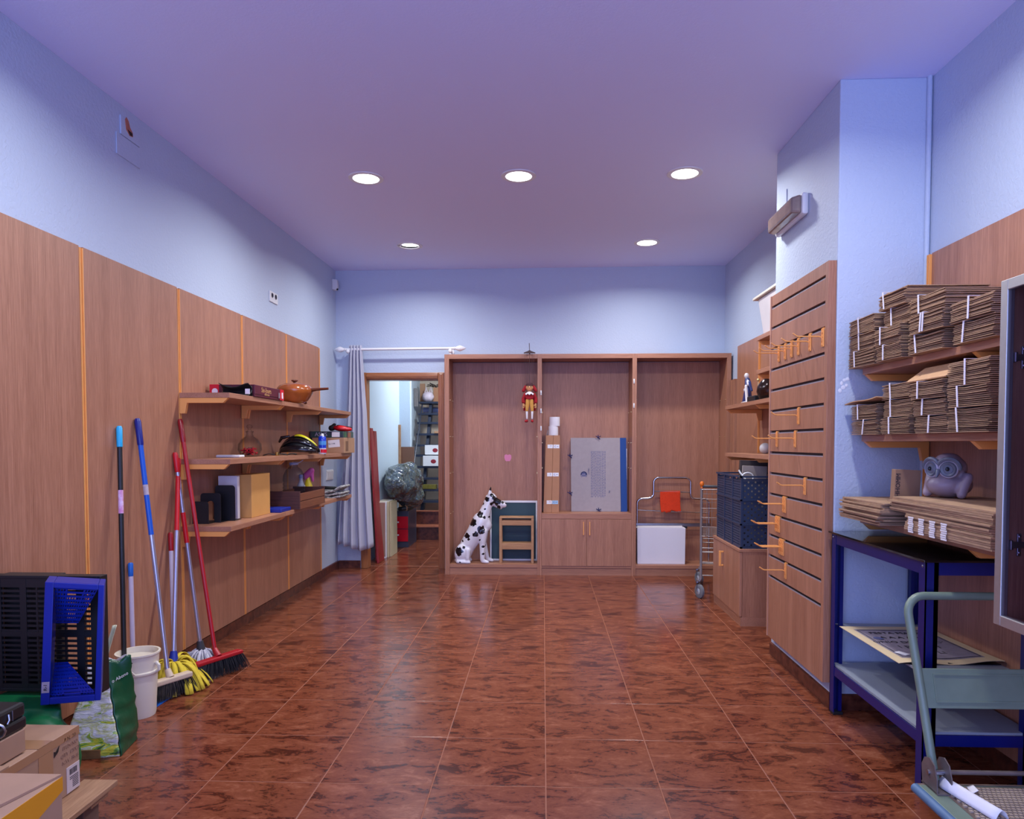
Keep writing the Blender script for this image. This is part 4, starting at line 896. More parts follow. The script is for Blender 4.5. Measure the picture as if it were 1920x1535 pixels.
def trolley():
    O = Vector((1.322, 5.925, 0)); u = Vector((.207, .978, 0)); v = Vector((.978, -.207, 0)); t = thing('shopping_trolley', 'chrome wire shopping trolley with orange knob beside the low cabinet', 'trolley', O + u * .3 + v * .17)
    Q = lambda a, b, z: O + u * a + v * b + Vector((0, 0, z)); W_, L_ = .33, .62
    m = MB()
    for b in (0, W_):
        m.tube([Q(.02, b, .15), Q(.02, b, .93)], .009, 8); m.tube([Q(.02, b, .17), Q(L_, b, .19)], .009, 8); m.tube([Q(L_, b, .15), Q(L_, b, .46), Q(L_ - .03, b, .93)], .009, 8)
        m.tube([Q(.02, b, .40), Q(L_, b, .42)], .007, 8)
    for a in (.02, L_):
        for z in (.19, .30, .385, .42): m.tube([Q(a, 0, z), Q(a, W_, z)], .0055, 6)
    m.build('chassis', mat('dull_wire', (150, 140, 136), .4, .5), t, smooth=True)
    g = MB()
    for k in range(6):
        z = .52 + .39 * k / 5; r = .0026 if k < 5 else .005
        g.tube([Q(.01, 0, z), Q(L_, 0, z), Q(L_, W_, z), Q(.01, W_, z), Q(.01, 0, z)], r, 6)
    for k in range(9): g.tube([Q(.01, W_ * k / 8, .52), Q(.01, W_ * k / 8, .91)], .0021, 5)
    for k in range(15): g.tube([Q(.01 + (L_ - .01) * k / 14, 0, .91), Q(.01 + (L_ - .01) * k / 14, 0, .52), Q(.01 + (L_ - .01) * k / 14, W_, .52), Q(.01 + (L_ - .01) * k / 14, W_, .91)], .0021, 5)
    g.build('wire_basket', mat('dull_wire', (150, 140, 136), .4, .5), t, kind='stuff')
    MB().ell(Q(.02, .0, .955), (.018, .018, .024), n=16, m=10).tube([Q(.02, 0, .92), Q(.02, 0, .94)], .011, 10).build('knob', mat('orange_plastic', (226, 112, 28), .35), t, smooth=True)
    MB().tube([Q(.02, 0, .935), Q(.02, W_, .935)], .011, 10).build('handle_bar', mat('dark_grey_plastic', (54, 54, 60), .5), t, smooth=True)
    ax = Vector((.93, .37, 0)).normalized(); Mw = ax.to_track_quat('Z', 'Y').to_matrix()
    for a, b in ((.0, -.012), (.60, -.012), (.0, W_), (.60, W_)):
        c = Q(a, b, .058)
        wh = MB().lathe([(.0001, -.012), (.03, -.012), (.05, -.013), (.058, -.009), (.058, .009), (.05, .013), (.03, .012), (.0001, .012)], c, 28, Mw).build('wheel', RUBBER, t, smooth=True)
        MB().lathe([(.026, -.0135), (.022, -.015), (.008, -.016), (.0001, -.016)], c, 18, Mw).build('hub', mat('light_grey_plastic', (170, 172, 178), .4), wh, smooth=True)
        f = MB(); 
        for s in (-.019, .019): f.bar(c + ax * s, c + ax * s + Vector((0, 0, .078)) + u * .02, .004, .028, up=ax)
        f.bar(c + Vector((0, 0, .078)) - ax * .024 + u * .02, c + Vector((0, 0, .078)) + ax * .024 + u * .02, .034, .01); f.tube([c + Vector((0, 0, .078)) + u * .02, Q(a + .02, max(0, b), .16)], .012, 10); f.build('castor_fork', STEEL, t)
trolley()
# ------------------------------------------------------------------ slatwall panel on the column
def slatwall():
    xb, xf, y0, y1, z0, z1 = 1.4045, 1.365, 3.467, 4.325, .13, 2.172
    t = thing('slatwall', 'tall grooved slatwall board with metal-lined slots on the column', 'display panel', ((xb + xf) / 2, (y0 + y1) / 2, z0))
    B(xf + .012, xb, y0 + .001, y1 - .001, z0, z1).build('core', mat('groove_dark', (52, 40, 44), .6), t)
    B(xf, xb - .0005, y0, y0 + .034, z0, z1).build('stile', WZ, t, bevel=.001); B(xf - .004, xb - .0005, y1 - .018, y1, z0, z1).build('stile', WEDGE, t, bevel=.001)
    gz = [.50 + .1232 * k for k in range(14)]; ed = [z0] + gz + [z1]
    for k in range(15):
        a = ed[k] + (.009 if k else 0); b = ed[k + 1] - (.009 if k < 14 else 0)
        B(xf, xf + .012, y0 + .0345, y1 - .0185, a, b).build('slat', WZ, t, bevel=.001)
    m = MB()
    for z in gz: m.box(xf + .0005, xf + .004, y0 + .035, y1 - .02, z - .0088, z - .0035)
    m.build('groove_lining', mat('grey_lining', (150, 140, 150), .5), t, kind='stuff'); return gz  # metal highlight along each lower lip is put into matte light grey
GZ = slatwall()
def hook_proto():
    x = 1.364; t = thing('display_hook', '', 'hook', (x, 3.52, GZ[11]), 'orange hooks on the slatwall')
    zt = GZ[11]
    MB().box(x - .003, x, 3.508, 3.532, zt - .088, zt + .004).box(x - .006, x - .003, 3.509, 3.511, zt - .085, zt).box(x - .006, x - .003, 3.529, 3.531, zt - .085, zt).box(x, x + .008, 3.51, 3.53, zt - .004, zt + .004).build('plate', ORANGE, t)
    m = MB()
    for k in range(4): m.box(x - .0062, x - .003, 3.515, 3.525, zt - .08 + k * .02, zt - .07 + k * .02)
    m.build('plate_ribs', ORANGE, t, kind='stuff')
    MB().tube([(x - .001, 3.52, zt - .07), (x - .006, 3.52, zt - .05), (x - .010, 3.52, zt - .042), (x - .02, 3.52, zt - .038), (x - .118, 3.52, zt - .038), (x - .128, 3.52, zt - .035), (x - .147, 3.52, zt - .022)], .0034, 8).build('prong', ORANGE, t, smooth=True)
    return t
hk = hook_proto()
spots = [(3.517, 11, 'orange hook nearest the camera in the long upper row on the slatwall'), (3.683, 11, 'second orange hook from the camera in the long upper row'), (3.847, 11, 'third orange hook from the camera in the long upper row'),
         (3.951, 11, 'fourth orange hook from the camera in the long upper row'), (4.053, 11, 'fifth orange hook from the camera in the long upper row'), (4.16, 11, 'farthest orange hook of the long upper row on the slatwall'),
         (3.832, 8, 'single orange hook three grooves below the long upper row'), (3.877, 7, 'nearer orange hook of the pair just below the middle of the slatwall'), (4.175, 7, 'farther orange hook of the pair just below the middle of the slatwall'),
         (3.726, 5, 'single orange hook on the slatwall two grooves below the pair'), (4.022, 4, 'nearer hook of the double orange hooks below the middle'), (4.05, 4, 'farther hook of the double orange hooks below the middle'),
         (4.118, 3, 'nearest of the three orange hooks side by side'), (4.145, 3, 'middle of the three orange hooks side by side'), (4.172, 3, 'farthest of the three orange hooks side by side'),
         (4.047, 2, 'nearest of the three orange hooks crowded below the side-by-side three'), (4.074, 2, 'middle of the lower crowded three orange hooks'), (4.101, 2, 'farthest of the lower crowded three orange hooks'), (4.0, 1, 'lowest orange hook near the bottom of the slatwall')]
for i, (y, k, lb) in enumerate(spots):
    if i == 0: hk.location = (1.364, y, GZ[k]); hk['label'] = lb
    else: dup(hk, (1.364, y, GZ[k]), lb)
def emergency():
    x = 1.405; t = thing('emergency_light', 'white emergency light with smoky cover on the column', 'wall light', (x, 4.06, 2.52))
    MB().box(x - .035, x, 3.84, 4.285, 2.512, 2.628).build('housing', WPLASTIC, t, bevel=.012)
    MB().hexa([(x - .088, 3.87, 2.527), (x - .0352, 3.85, 2.52), (x - .0352, 4.275, 2.52), (x - .088, 4.255, 2.527), (x - .088, 3.87, 2.608), (x - .0352, 3.85, 2.622), (x - .0352, 4.275, 2.622), (x - .088, 4.255, 2.608)]).build('cover', mat('smoky_cover', (150, 128, 118), .14, var=.25, scale=18, coat=.3), t, bevel=.012)
    MB().tube([(x - .04, 3.95, 2.6), (x - .04, 4.18, 2.6)], .008, 8).build('tube', WPLASTIC, t)
    MB().tube([(x - .003, 4.18, 2.63), (x - .003, 4.18, 2.76)], .0025, 6).build('cable', mat('painted_cable', (170, 176, 200), .6), t)
emergency()
# ------------------------------------------------------------------ near right wall: shelves with carton bundles
XN = XRP - .004
shelf('upper shelf on near right wall carrying many tied carton bundles', 2.28, 3.392, 1.648, (3.38, 2.547), XN, 1.5, 'shelves on the near right wall')
shelf('middle shelf on near right wall carrying tied carton bundles', 2.28, 3.392, 1.336, (3.38, 2.547), XN, 1.5, 'shelves on the near right wall')
shelf('lower shelf on near right wall under the owl and loose cartons', 2.28, 3.392, .952, (3.38, 2.547), XN, 1.5, 'shelves on the near right wall')
def bundle(label, y0, y1, z0, z1, xf=1.45, xb=1.79, seed=0, strap=.4, double=False, fan=1.0, long=False):
    q = random.Random(seed); n = max(6, int(round((z1 - z0) / .0062))); t = thing('carton_bundle', label, 'cardboard bundle', ((xf + xb) / 2, (y0 + y1) / 2, z0), 'tied bundles of flattened cartons')
    m = MB(); dz = (z1 - z0) / n; nu = 6; ph = q.uniform(.35, .6)
    for k in range(n):
        jx = q.uniform(-.004, .004); ja = q.uniform(-.004, .004); jb = q.uniform(-.007, .007); z = z0 + k * dz
        dxa = q.uniform(-.006, .006)
        top = []
        for i in range(nu + 1):
            uu = i / nu; y = y1 + ja + (y0 + jb - y1 - ja) * uu     # from far end to near end
            sag = fan * .010 * (abs(uu - ph) - .3) * (k / n) * (1 if uu > ph else -.3)
            x = xf + jx + dxa * uu + .012 * abs(uu - ph)
            top.append((x, y, z + sag))
        th = dz * q.uniform(.45, .62)
        for i in range(nu):
            (xa, ya, za), (xc, yc, zc) = top[i], top[i + 1]
            m.hexa([(xa, ya, za), (xb, ya, za), (xb, yc, zc), (xc, yc, zc), (xa, ya, za + th), (xb, ya, za + th), (xb, yc, zc + th), (xc, yc, zc + th)])
    m.build('cartons', CARDB, t, kind='stuff')
    lo, hi = z0 + .0008, z1 + .002
    for s in ((0, .018) if double else (0,)):
        ys = y1 + (y0 - y1) * strap - s; tl = q.uniform(-.012, .012); w_ = .0042; x = xf - .008
        MB().hexa([(x, ys - w_, lo), (x + .002, ys - w_, lo), (x + .002, ys + w_, lo), (x, ys + w_, lo), (x, ys - w_ + tl, hi), (x + .002, ys - w_ + tl, hi), (x + .002, ys + w_ + tl, hi), (x, ys + w_ + tl, hi)]).box(x, xb, ys - w_ + tl, ys + w_ + tl, hi, hi + .0015).build('strap', STRAP, t)
    return t
CARDB = mat('carton_edges', (178, 142, 112), .8, var=.28, scale=24, stretch=(1, 1, 6)); STRAP = mat('white_strap', (236, 232, 240), .5)
colw = {'A': 'first', 'B': 'second', 'C': 'third', 'D': 'fourth'}
U = [('A', 3.19, 3.44, [1.6485, 1.722, 1.800, 1.872]), ('B', 2.92, 3.135, [1.6485, 1.714, 1.79, 1.865, 1.938]), ('C', 2.65, 2.89, [1.6485, 1.722, 1.795, 1.868]), ('D', 2.385, 2.615, [1.6485, 1.722, 1.80])]
Lw = [('A', 3.15, 3.40, [1.3365, 1.405, 1.475]), ('B', 2.885, 3.115, [1.3365, 1.408, 1.482, 1.55]), ('C', 2.63, 2.855, [1.3365, 1.404, 1.468, 1.535]), ('D', 2.375, 2.61, [1.3365, 1.424, 1.498, 1.588])]
rk = ['bottom', 'second', 'third', 'top']
for nm, cols in (('upper', U), ('middle', Lw)):
    for (c_, y0, y1, zs) in cols:
        k = len(zs) - 1
        for i in range(k):
            q = random.Random(hash((nm, c_, i)) if 0 else ord(c_) * 31 + i * 7 + (100 if nm == 'upper' else 0))
            pos = 'top' if i == k - 1 else ('bottom' if i == 0 else ('second from bottom' if i == 1 else 'third from bottom'))
            dy, dx = q.uniform(-.02, .02), q.uniform(-.012, .016)
            bundle('strapped carton bundle, %s of the %s stack from left on the %s shelf' % (pos, colw[c_], nm), y0 + dy, y1 + dy, zs[i], zs[i + 1] - .003, 1.45 + dx, 1.79, ord(c_) * 3 + i + (50 if nm == 'upper' else 0),
                   q.uniform(.3, .55), nm == 'upper' and c_ == 'C' and i == 1)
# loose sheet and open folded box
t = thing('loose_carton', 'single loose carton sheet lying on the left stack of the middle shelf', 'cardboard', (1.6, 3.28, 1.477))
MB().grid(lambda u, v: (1.435 + .34 * v, 3.43 - .32 * u, 1.4795 + .02 * u * (1 - v) + .004 * math.sin(u * 6)), 12, 4).build('sheet', CARDE, t, solid=.004)
def openbox():
    t = thing('folded_box', 'open half folded brown carton on top of the middle shelf bundles', 'cardboard', (1.6, 2.76, 1.538)); Y0, Y1 = 2.62, 2.90
    pf = [(1.47, 1.553), (1.53, 1.595), (1.60, 1.606), (1.545, 1.566)]
    z0 = 1.5385
    a, b, c, d = Vector((1.455, 0, z0 + .002)), Vector((1.53, 0, z0 + .058)), Vector((1.70, 0, z0 + .064)), Vector((1.63, 0, z0 + .004))
    for p, q in ((a, b), (b, c), (c, d), (d, a)):
        n = (q - p).cross(Vector((0, 1, 0))).normalized() * .002
        MB().hexa([p + n + Vector((0, Y0, 0)), q + n + Vector((0, Y0, 0)), q - n + Vector((0, Y0, 0)), p - n + Vector((0, Y0, 0)), p + n + Vector((0, Y1, 0)), q + n + Vector((0, Y1, 0)), q - n + Vector((0, Y1, 0)), p - n + Vector((0, Y1, 0))]).build('panel', CARDE, t)
    m_ = (a + d) / 2; n_ = (b + c) / 2; MB().bar(m_ + Vector((0, (Y0 + Y1) / 2, .003)), n_ + Vector((0, (Y0 + Y1) / 2, -.003)), .004, Y1 - Y0, up=(0, 1, 0)).build('divider', CARDE, t)
openbox()
# lower shelf: stacks of flats, owl, kraft box
def flats(label, x0, x1, y0, y1, z0, n, th, seed, jit=.012, m=None):
    q = random.Random(seed); t = thing('carton_stack', label, 'cardboard stack', ((x0 + x1) / 2, (y0 + y1) / 2, z0), 'loose stacks of carton flats')
    z = z0
    for k in range(n):
        a = q.uniform(-jit, jit) * 2.2; cx, cy = (x0 + x1) / 2 + q.uniform(-jit, jit), (y0 + y1) / 2 + q.uniform(-jit, jit) * 1.6
        MB().obox((cx, cy, z + th / 2), (x1 - x0, y1 - y0, th * .86), (0, 0, a)).build('flat', m or CARDB, t); z += th
    return z
za = flats('loose stack of wide brown carton flats overhanging far end of the lower shelf', 1.40, 1.75, 2.99, 3.375, .9525, 14, .0068, 5, .012)
zb = flats('stack of folded white-striped cartons at near end of lower shelf', 1.43, 1.76, 2.30, 2.83, .9525, 9, .0078, 9, .006)
lastst = [o for o in bpy.data.objects if o.name.startswith('carton_stack')][-1]
for k, y in enumerate((2.775, 2.70, 2.625, 2.55)):
    m = MB()
    for j in range(8): m.box(1.4185 + .001 * (j % 2), 1.4195 + .001 * (j % 2), y - .02 + .002 * ((j * 3) % 4), y + .017 + .002 * ((j * 5) % 3), .9535 + j * .0078, .9595 + j * .0078)
    m.build('white_label_column', PAPER, lastst, kind='stuff')
zc = flats('stack of thick brown flats lying on the white-striped cartons', 1.435, 1.775, 2.30, 2.97, zb, 8, .0072, 12, .007)
def kraft2():
    z = za; t = thing('kraft_folder', 'upright brown kraft box with small dark lettering beside the owl', 'box', (1.53, 3.04, z))
    MB().obox((1.525, 3.03, z + .07), (.105, .035, .137), (0, R(2.5), 0)).build('box', CARDD, t, bevel=.001)
    text('lettering', 'HHOMM', .026, DARKTXT, t, (1.486, 3.0118, z + .075), (.04, 0, 1), (-1, 0, .04))
kraft2()
def owl():
    z = zc; c = Vector((1.625, 2.885, z)); yaw = R(-62); S_ = 1.12
    M = Matrix.Rotation(yaw, 3, 'Z'); P = lambda x, y, h: c + M @ Vector((x, y, h)) * S_
    OW = mat('owl_glaze', (158, 142, 156), .4, var=.22, scale=9); OD = mat('owl_teal_glaze', (108, 116, 134), .35, var=.3, scale=20); OL = mat('owl_pale_line', (186, 180, 196), .4)
    t = thing('owl_statue', 'mauve ceramic owl statue on lower right shelf', 'statue', c)
    m = MB(); m.ell(P(0, 0, .045), (.085, .07, .05)); m.ell(P(0, -.004, .105), (.066, .06, .052)); m.ell(P(0, -.01, .13), (.05, .048, .034)); caps(m, P(-.066, -.004, .075), P(-.062, -.03, .015), .02, .018); caps(m, P(.066, -.004, .075), P(.062, -.03, .015), .02, .018)
    for v in m.v: v.z = max(v.z, z + .0005)
    remesh(m.build('body', OW, t), .0055, 5)
    Mx = M @ Matrix.Rotation(R(97), 3, 'X')
    for s in (-1, 1):
        e = MB().lathe([(.0001, .006), (.016, .006), (.018, .004), (.026, .007), (.03, .002), (.03, -.014)], P(s * .031, -.056, .103), 28, M @ Matrix.Rotation(R(s * 16), 3, 'Z') @ Matrix.Rotation(R(92), 3, 'X')).build('eye', OD, t, smooth=True)
        MB().lathe([(.029, .0), (.032, .004), (.035, .0), (.034, -.012)], P(s * .031, -.056, .103), 28, M @ Matrix.Rotation(R(s * 16), 3, 'Z') @ Matrix.Rotation(R(92), 3, 'X')).build('eye_ring', OL, e, smooth=True)
        MB().ell(P(s * .031 + s * .001, -.0625, .104), (.0085, .006, .0085), n=14, m=8).build('pupil', mat('owl_pupil', (36, 44, 52), .12), e, smooth=True)
        Me = M @ Matrix.Rotation(R(s * 16), 3, 'Z'); MB().tube([P(s * .031, -.056, .103) + Me @ Vector((s * .041 * math.cos(R(d_)), -.004 + .006 * abs(math.cos(R(d_))), .041 * math.sin(R(d_)))) for d_ in range(155, -20, -16)], [.004] + [.0085] * 9 + [.004], 8).build('brow', OD, t, smooth=True)
    q = MB(); caps(q, P(0, -.064, .096), P(0, -.075, .076), .010, .004, 10); q.build('beak', OD, t, smooth=True)
owl()
# ------------------------------------------------------------------ blue work table
def work_table():
    x0, x1, y0, y1, zt = 1.387, 1.795, 2.60, 3.435, .872
    t = thing('work_table', 'blue steel shelving table with black glass top beside the column', 'table', ((x0 + x1) / 2, (y0 + y1) / 2, 0))
    for x, y, sx, sy in ((x0, y0, 1, 1), (x0, y1, 1, -1), (x1, y0, -1, 1), (x1, y1, -1, -1)):
        m = MB(); m.box(min(x, x + sx * .046), max(x, x + sx * .046), min(y, y + sy * .004), max(y, y + sy * .004), .012, zt - .005); m.box(min(x, x + sx * .004), max(x, x + sx * .004), min(y, y + sy * .046), max(y, y + sy * .046), .012, zt - .005)
        m.box(min(x + sx * .03, x + sx * .046), max(x + sx * .03, x + sx * .046), min(y, y + sy * .03), max(y, y + sy * .03), .012, zt - .006)
        lg = m.build('leg', BLUED, t); B(min(x, x + sx * .047), max(x, x + sx * .047), min(y, y + sy * .047), max(y, y + sy * .047), 0, .014).build('foot', BLACK, lg, bevel=.002)
        MB().ell((x - sx * .001, y + sy * .02, zt - .022), (.003, .005, .005), n=10, m=6).build('bolt', STEEL, lg, smooth=True)
    for z, h in ((zt - .005, .048), (.232, .042)):
        B(x0 + .002, x0 + .006, y0 + .0465, y1 - .0465, z - h, z).build('beam', BLUED, t); B(x1 - .006, x1 - .002, y0 + .0465, y1 - .0465, z - h, z).build('beam', BLUED, t)
        B(x0 + .0465, x1 - .0465, y0 + .002, y0 + .006, z - h, z).build('beam', BLUED, t); B(x0 + .0465, x1 - .0465, y1 - .006, y1 - .002, z - h, z).build('beam', BLUED, t)
    B(x0 - .012, x1 + .004, y0 - .012, y1 + .012, zt - .0045, zt + .004).build('glass_top', mat('black_glass', (10, 10, 14), .06, coat=.4), t, bevel=.001)
    GB = mat('grey_shelf_board', (140, 146, 156), .45, var=.08, scale=5)
    B(x0 + .008, x1 - .008, y0 + .008, y1 - .008, .2325, .242).build('lower_shelf', GB, t); B(x0 + .048, x1 - .004, y0 + .05, y1 - .008, .424, .432).build('middle_shelf', GB, t)
    MB().tube([(x0 + .01, y1 - .008, .428), (x1 - .01, y1 - .008, .428)], .004, 6).tube([(x0 + .01, y0 + .02, .418), (x1 - .01, y0 + .02, .418)], .004, 6).build('shelf_pegs', STEEL, t)
work_table()
def poster():
    z = .4325; t = thing('poster_board', 'cream poster board with dark printed letters lying on the table middle shelf', 'poster', (1.60, 3.09, z))
    cnr = lambda u, v: (1.392 + .405 * u, 2.79 + .555 * v, z + .0055 + .006 * math.sin(u * 9) * (1 - v) ** 3 + .010 * (u ** 3) * (1 - v) ** 2)
    MB().grid(cnr, 16, 8).build('sheet', mat('cream_card', (214, 190, 150), .7, var=.06, scale=8), t, solid=.002)
    B(1.40, 1.79, 2.80, 3.34, z, z + .0025).build('black_backing', BLACK, t)
    g = lambda u, v, h=.0018: Vector(cnr(u, v)) + Vector((0, 0, h))
    MB().grid(lambda a, b: g(.1 + .8 * a, .1 + .8 * b, .0016), 12, 6).build('print', mat('faded_print', (150, 138, 150), .7, var=.25, scale=24), t)
    fr = MB()
    for a, b, c, d in ((.12, .88, .12, .13), (.12, .88, .87, .88), (.12, .13, .12, .88), (.87, .88, .12, .88)): fr.grid(lambda u, v: g(a + (b - a) * u, c + (d - c) * v, .0026), 10, 2)
    fr.build('border', DARKTXT, t)
    rows = ['MAR DE LLUM', 'I PI COR', 'UNIO DE COLORS', 'A A A A A A', 'FESTA MAJOR']
    for i, s_ in enumerate(rows):
        text('poster_line', s_, .042 if i != 1 else .05, DARKTXT, t, g(.2 + .145 * i, .5, .003 + .002 * (i > 3)), (0, -1, 0), (-1, 0, 0) if 0 else (1, 0, 0), .0005) if 0 else text('poster_line', s_, .040 if i != 1 else .052, DARKTXT, t, g(.5, .26 + .13 * i, .0032), (1, 0, 0), (0, 1, 0), .0005)
    MB().prism([(-.035, 0), (-.02, .02), (.01, .024), (.03, .008), (.034, -.012), (0, -.02)], lambda u, v, k: Vector(g(.2, .62, .003 + k)) + Vector((u * .6, v, 0)), 0, .0008).build('pictogram', mat('blue_grey_print', (92, 96, 140), .7), t)
    MB().obox(g(.17, .2, .004), (.03, .05, .001), (0, 0, .5)).build('white_scrap', PAPER, t)
poster()
for x, y, lb in ((1.30, 2.44, 'a'),): pass
# ------------------------------------------------------------------ grey green platform trolley
def platform():
    zp = .145; x0, x1, y1, y0 = 1.268, 1.752, 2.415, 1.62
    t = thing('platform_trolley', 'grey green platform trolley with folding tube handle at lower right', 'trolley', ((x0 + x1) / 2, 2.0, 0))
    B(x0 + .006, x1 - .006, y0 + .006, y1 - .006, zp - .035, zp - .004).build('deck', GREENM, t, bevel=.003)
    BM = mat('blue_grey_bumper', (84, 116, 148), .5, var=.2, scale=14)
    MB().tube([(x0, y0, zp - .018), (x0, y1, zp - .018)], .016, 10).build('bumper', BM, t, smooth=True); MB().tube([(x1, y0, zp - .018), (x1, y1, zp - .018)], .016, 10).build('bumper', BM, t, smooth=True)
    MB().tube([(x0, y1, zp - .018), (x1, y1, zp - .018)], .014, 10).build('bumper', mat('brown_bumper', (120, 100, 88), .6), t, smooth=True)
    MT = mat('beige_rubber_mat', (178, 158, 138), .75, var=.1, scale=20)
    m = MB(); nu, nv = 26, 46; dx = (x1 - x0 - .1) / nu; dy = (y1 - y0 - .05) / nv
    for j in range(nv):       # woven ribs with slots between them
        for i in range(nu):
            X = x0 + .07 + i * dx + (dx / 2 if j % 2 else 0); Y = y0 + .02 + j * dy
            m.box(X, X + dx * .74, Y, Y + dy * .62, zp - .0035, zp + .0025)
    m.build('mat_ribs', MT, t, kind='stuff'); B(x0 + .062, x1 - .02, y0 + .012, y1 - .02, zp - .0039, zp - .0028).build('mat', mat('dark_mat_base', (104, 86, 76), .8), t)
    HB = mat('bare_bracket_steel', (132, 118, 114), .5, .5, var=.3, scale=20)
    xa, xb = 1.322, 1.70
    U = lambda z: 2.40 + (z - .18) * .29
    for x in (xa, xb):
        br = MB()
        for s in (-.026, .022): br.prism([(2.335, zp), (2.425, zp), (2.432, zp + .06), (2.415, zp + .09), (2.385, zp + .1), (2.355, zp + .085), (2.338, zp + .045)], lambda u, v, k: (x + s + k, u, v), 0, .004)
        br.box(x - .026, x + .026, 2.33, 2.43, zp - .003, zp + .002)
        b_ = br.build('hinge_bracket', HB, t)
        MB().tube([(x - .032, 2.385, zp + .05), (x + .032, 2.385, zp + .05)], .009, 10).build('bolt', STEEL, b_, smooth=True)
    zt = .752; P = lambda x, z: (x, U(z), z)
    path = [P(xa, zp + .02), P(xa - .01, .45), P(xa - .02, zt - .07)] + arc((xa + .04, zt - .06), .06, 180, 90, P, 6) + [P(1.5, zt)] + arc((xb - .04, zt - .06), .06, 90, 0, P, 6) + [P(xb + .02, zt - .07), P(xb + .01, .45), P(xb, zp + .02)]
    MB().tube(path, .0145, 14).build('handle_tube', GREENM, t, smooth=True)
    MB().tube([(xa, 2.408, zp + .04), (xb, 2.408, zp + .04)], .008, 10).build('lower_rod', HB, t, smooth=True)
    pn = MB().hexa([(xa - .002, U(.385) - .003, .385), (xb + .002, U(.385) - .003, .385), (xb + .002, U(.385) + .003, .385), (xa - .002, U(.385) + .003, .385), (xa - .006, U(.512) - .003, .512), (xb + .006, U(.512) - .003, .512), (xb + .006, U(.512) + .003, .512), (xa - .006, U(.512) + .003, .512)]).build('name_plate', GREENM, t, bevel=.002)
    yy = U(.45) - .006; e = MB(); k = .29
    for (a, b, c, d) in ((xa + .035, xb - .035, .405, .410), (xa + .035, xb - .035, .492, .497), (xa + .035, xa + .04, .41, .492), (xb - .04, xb - .035, .41, .492)):
        e.hexa([(a, U(c) - .006, c), (b, U(c) - .006, c), (b, U(c) - .0031, c), (a, U(c) - .0031, c), (a, U(d) - .006, d), (b, U(d) - .006, d), (b, U(d) - .0031, d), (a, U(d) - .0031, d)])
    e.build('pressed_border', GREENM, pn)
    for x, y in ((x0 + .09, y1 - .1), (x1 - .09, y1 - .1), (x0 + .09, y0 + .1), (x1 - .09, y0 + .1)):
        w_ = MB().lathe([(.0001, -.014), (.045, -.015), (.052, -.01), (.052, .01), (.045, .015), (.0001, .014)], (x, y, .0525), 24, Matrix.Rotation(R(90), 3, 'Y')).build('wheel', BLACK, t, smooth=True)
        f = MB()
        for s in (-.022, .019): f.box(x + s, x + s + .003, y - .016, y + .016, .045, zp - .036)
        f.box(x - .03, x + .03, y - .03, y + .03, zp - .041, zp - .035); f.build('castor_fork', STEEL, t)
    return zp
ZP = platform() + .0028
def paper_roll_strip():
    t = thing('bent_paper', 'white folded paper strip lying on the platform trolley', 'paper', (1.39, 2.2, ZP)); a, b = Vector((1.345, 2.39, ZP)), Vector((1.398, 2.165, ZP)); d = (b - a).normalized(); n = Vector((-d.y, d.x, 0))
    MB().grid(lambda u, v: a + (b - a) * u + n * (-.024 + .048 * v) + Vector((0, 0, .003 + .03 * math.sin(math.pi * v) ** .8)), 8, 12).build('sheet', PAPER, t, smooth=True, solid=.0015)
    t = thing('torn_label', 'small torn white label beside the paper strip on the trolley', 'paper', (1.40, 2.36, ZP))
    MB().grid(lambda u, v: Vector((1.405 + .022 * u + .012 * v, 2.33 + .05 * v, ZP + .002 + .012 * u * (1 - .4 * v))), 6, 6).build('sheet', PAPER, t, smooth=True, solid=.0012)
paper_roll_strip()
# ------------------------------------------------------------------ wall cabinet with glass door at the right edge
def display_cabinet():
    xf, xb, y1, y0, z0, z1 = 1.30, 1.803, 2.075, 1.30, .779, 1.758
    t = thing('display_cabinet', 'wall cabinet with aluminium framed glass door at right edge', 'cabinet', ((xf + xb) / 2, (y0 + y1) / 2, z0))
    B(xf + .024, xb, y1 - .02, y1 - .002, z0 + .002, z1 - .002).build('side_panel', WZ, t); B(xf + .024, xb, y0 + .002, y0 + .02, z0 + .002, z1 - .002).build('side_panel', WZ, t)
    B(xf + .024, xb, y0 + .0202, y1 - .0202, z0 + .002, z0 + .02).build('bottom_board', WX, t); B(xf + .024, xb, y0 + .0202, y1 - .0202, z1 - .02, z1 - .002).build('top_board', WX, t); B(xb - .01, xb, y0 + .0202, y1 - .0202, z0 + .0205, z1 - .0205).build('back_panel', WZ, t)
    for z in (1.055, 1.37): B(xf + .10, xb - .011, y0 + .021, y1 - .0205, z, z + .008).build('glass_shelf', glass('green_edge_glass', (206, 226, 216), .03, .1), t)
    d = B(xf + .006, xf + .011, y0 + .02, y1 - .02, z0 + .02, z1 - .02).build('glass_door', glass('door_glass', (222, 216, 224), .02, .02, .16), t)
    W_ = .03
    for (a, b, c, e) in ((y1 - W_, y1, z0, z1), (y0, y0 + W_, z0, z1), (y0 + W_, y1 - W_, z0, z0 + W_), (y0 + W_, y1 - W_, z1 - W_, z1)): B(xf, xf + .021, a, b, c, e).build('door_frame', ALU, d, bevel=.002)
    for z in (1.54, 1.01):
        yy = y1 - .0202
        h = MB(); h.box(xf + .026, xf + .10, yy - .010, yy, z - .009, z + .009); h.box(xf + .046, xf + .058, yy - .006, yy, z - .032, z + .032); h.box(xf + .0215, xf + .030, yy - .016, yy - .002, z - .014, z + .014)
        hg = h.build('hinge', STEEL, t, bevel=.002); MB().ell((xf + .052, yy - .006, z + .023), (.005, .003, .005), n=10, m=6).ell((xf + .052, yy - .006, z - .023), (.005, .003, .005), n=10, m=6).build('screws', CHROME, hg, smooth=True)
display_cabinet()
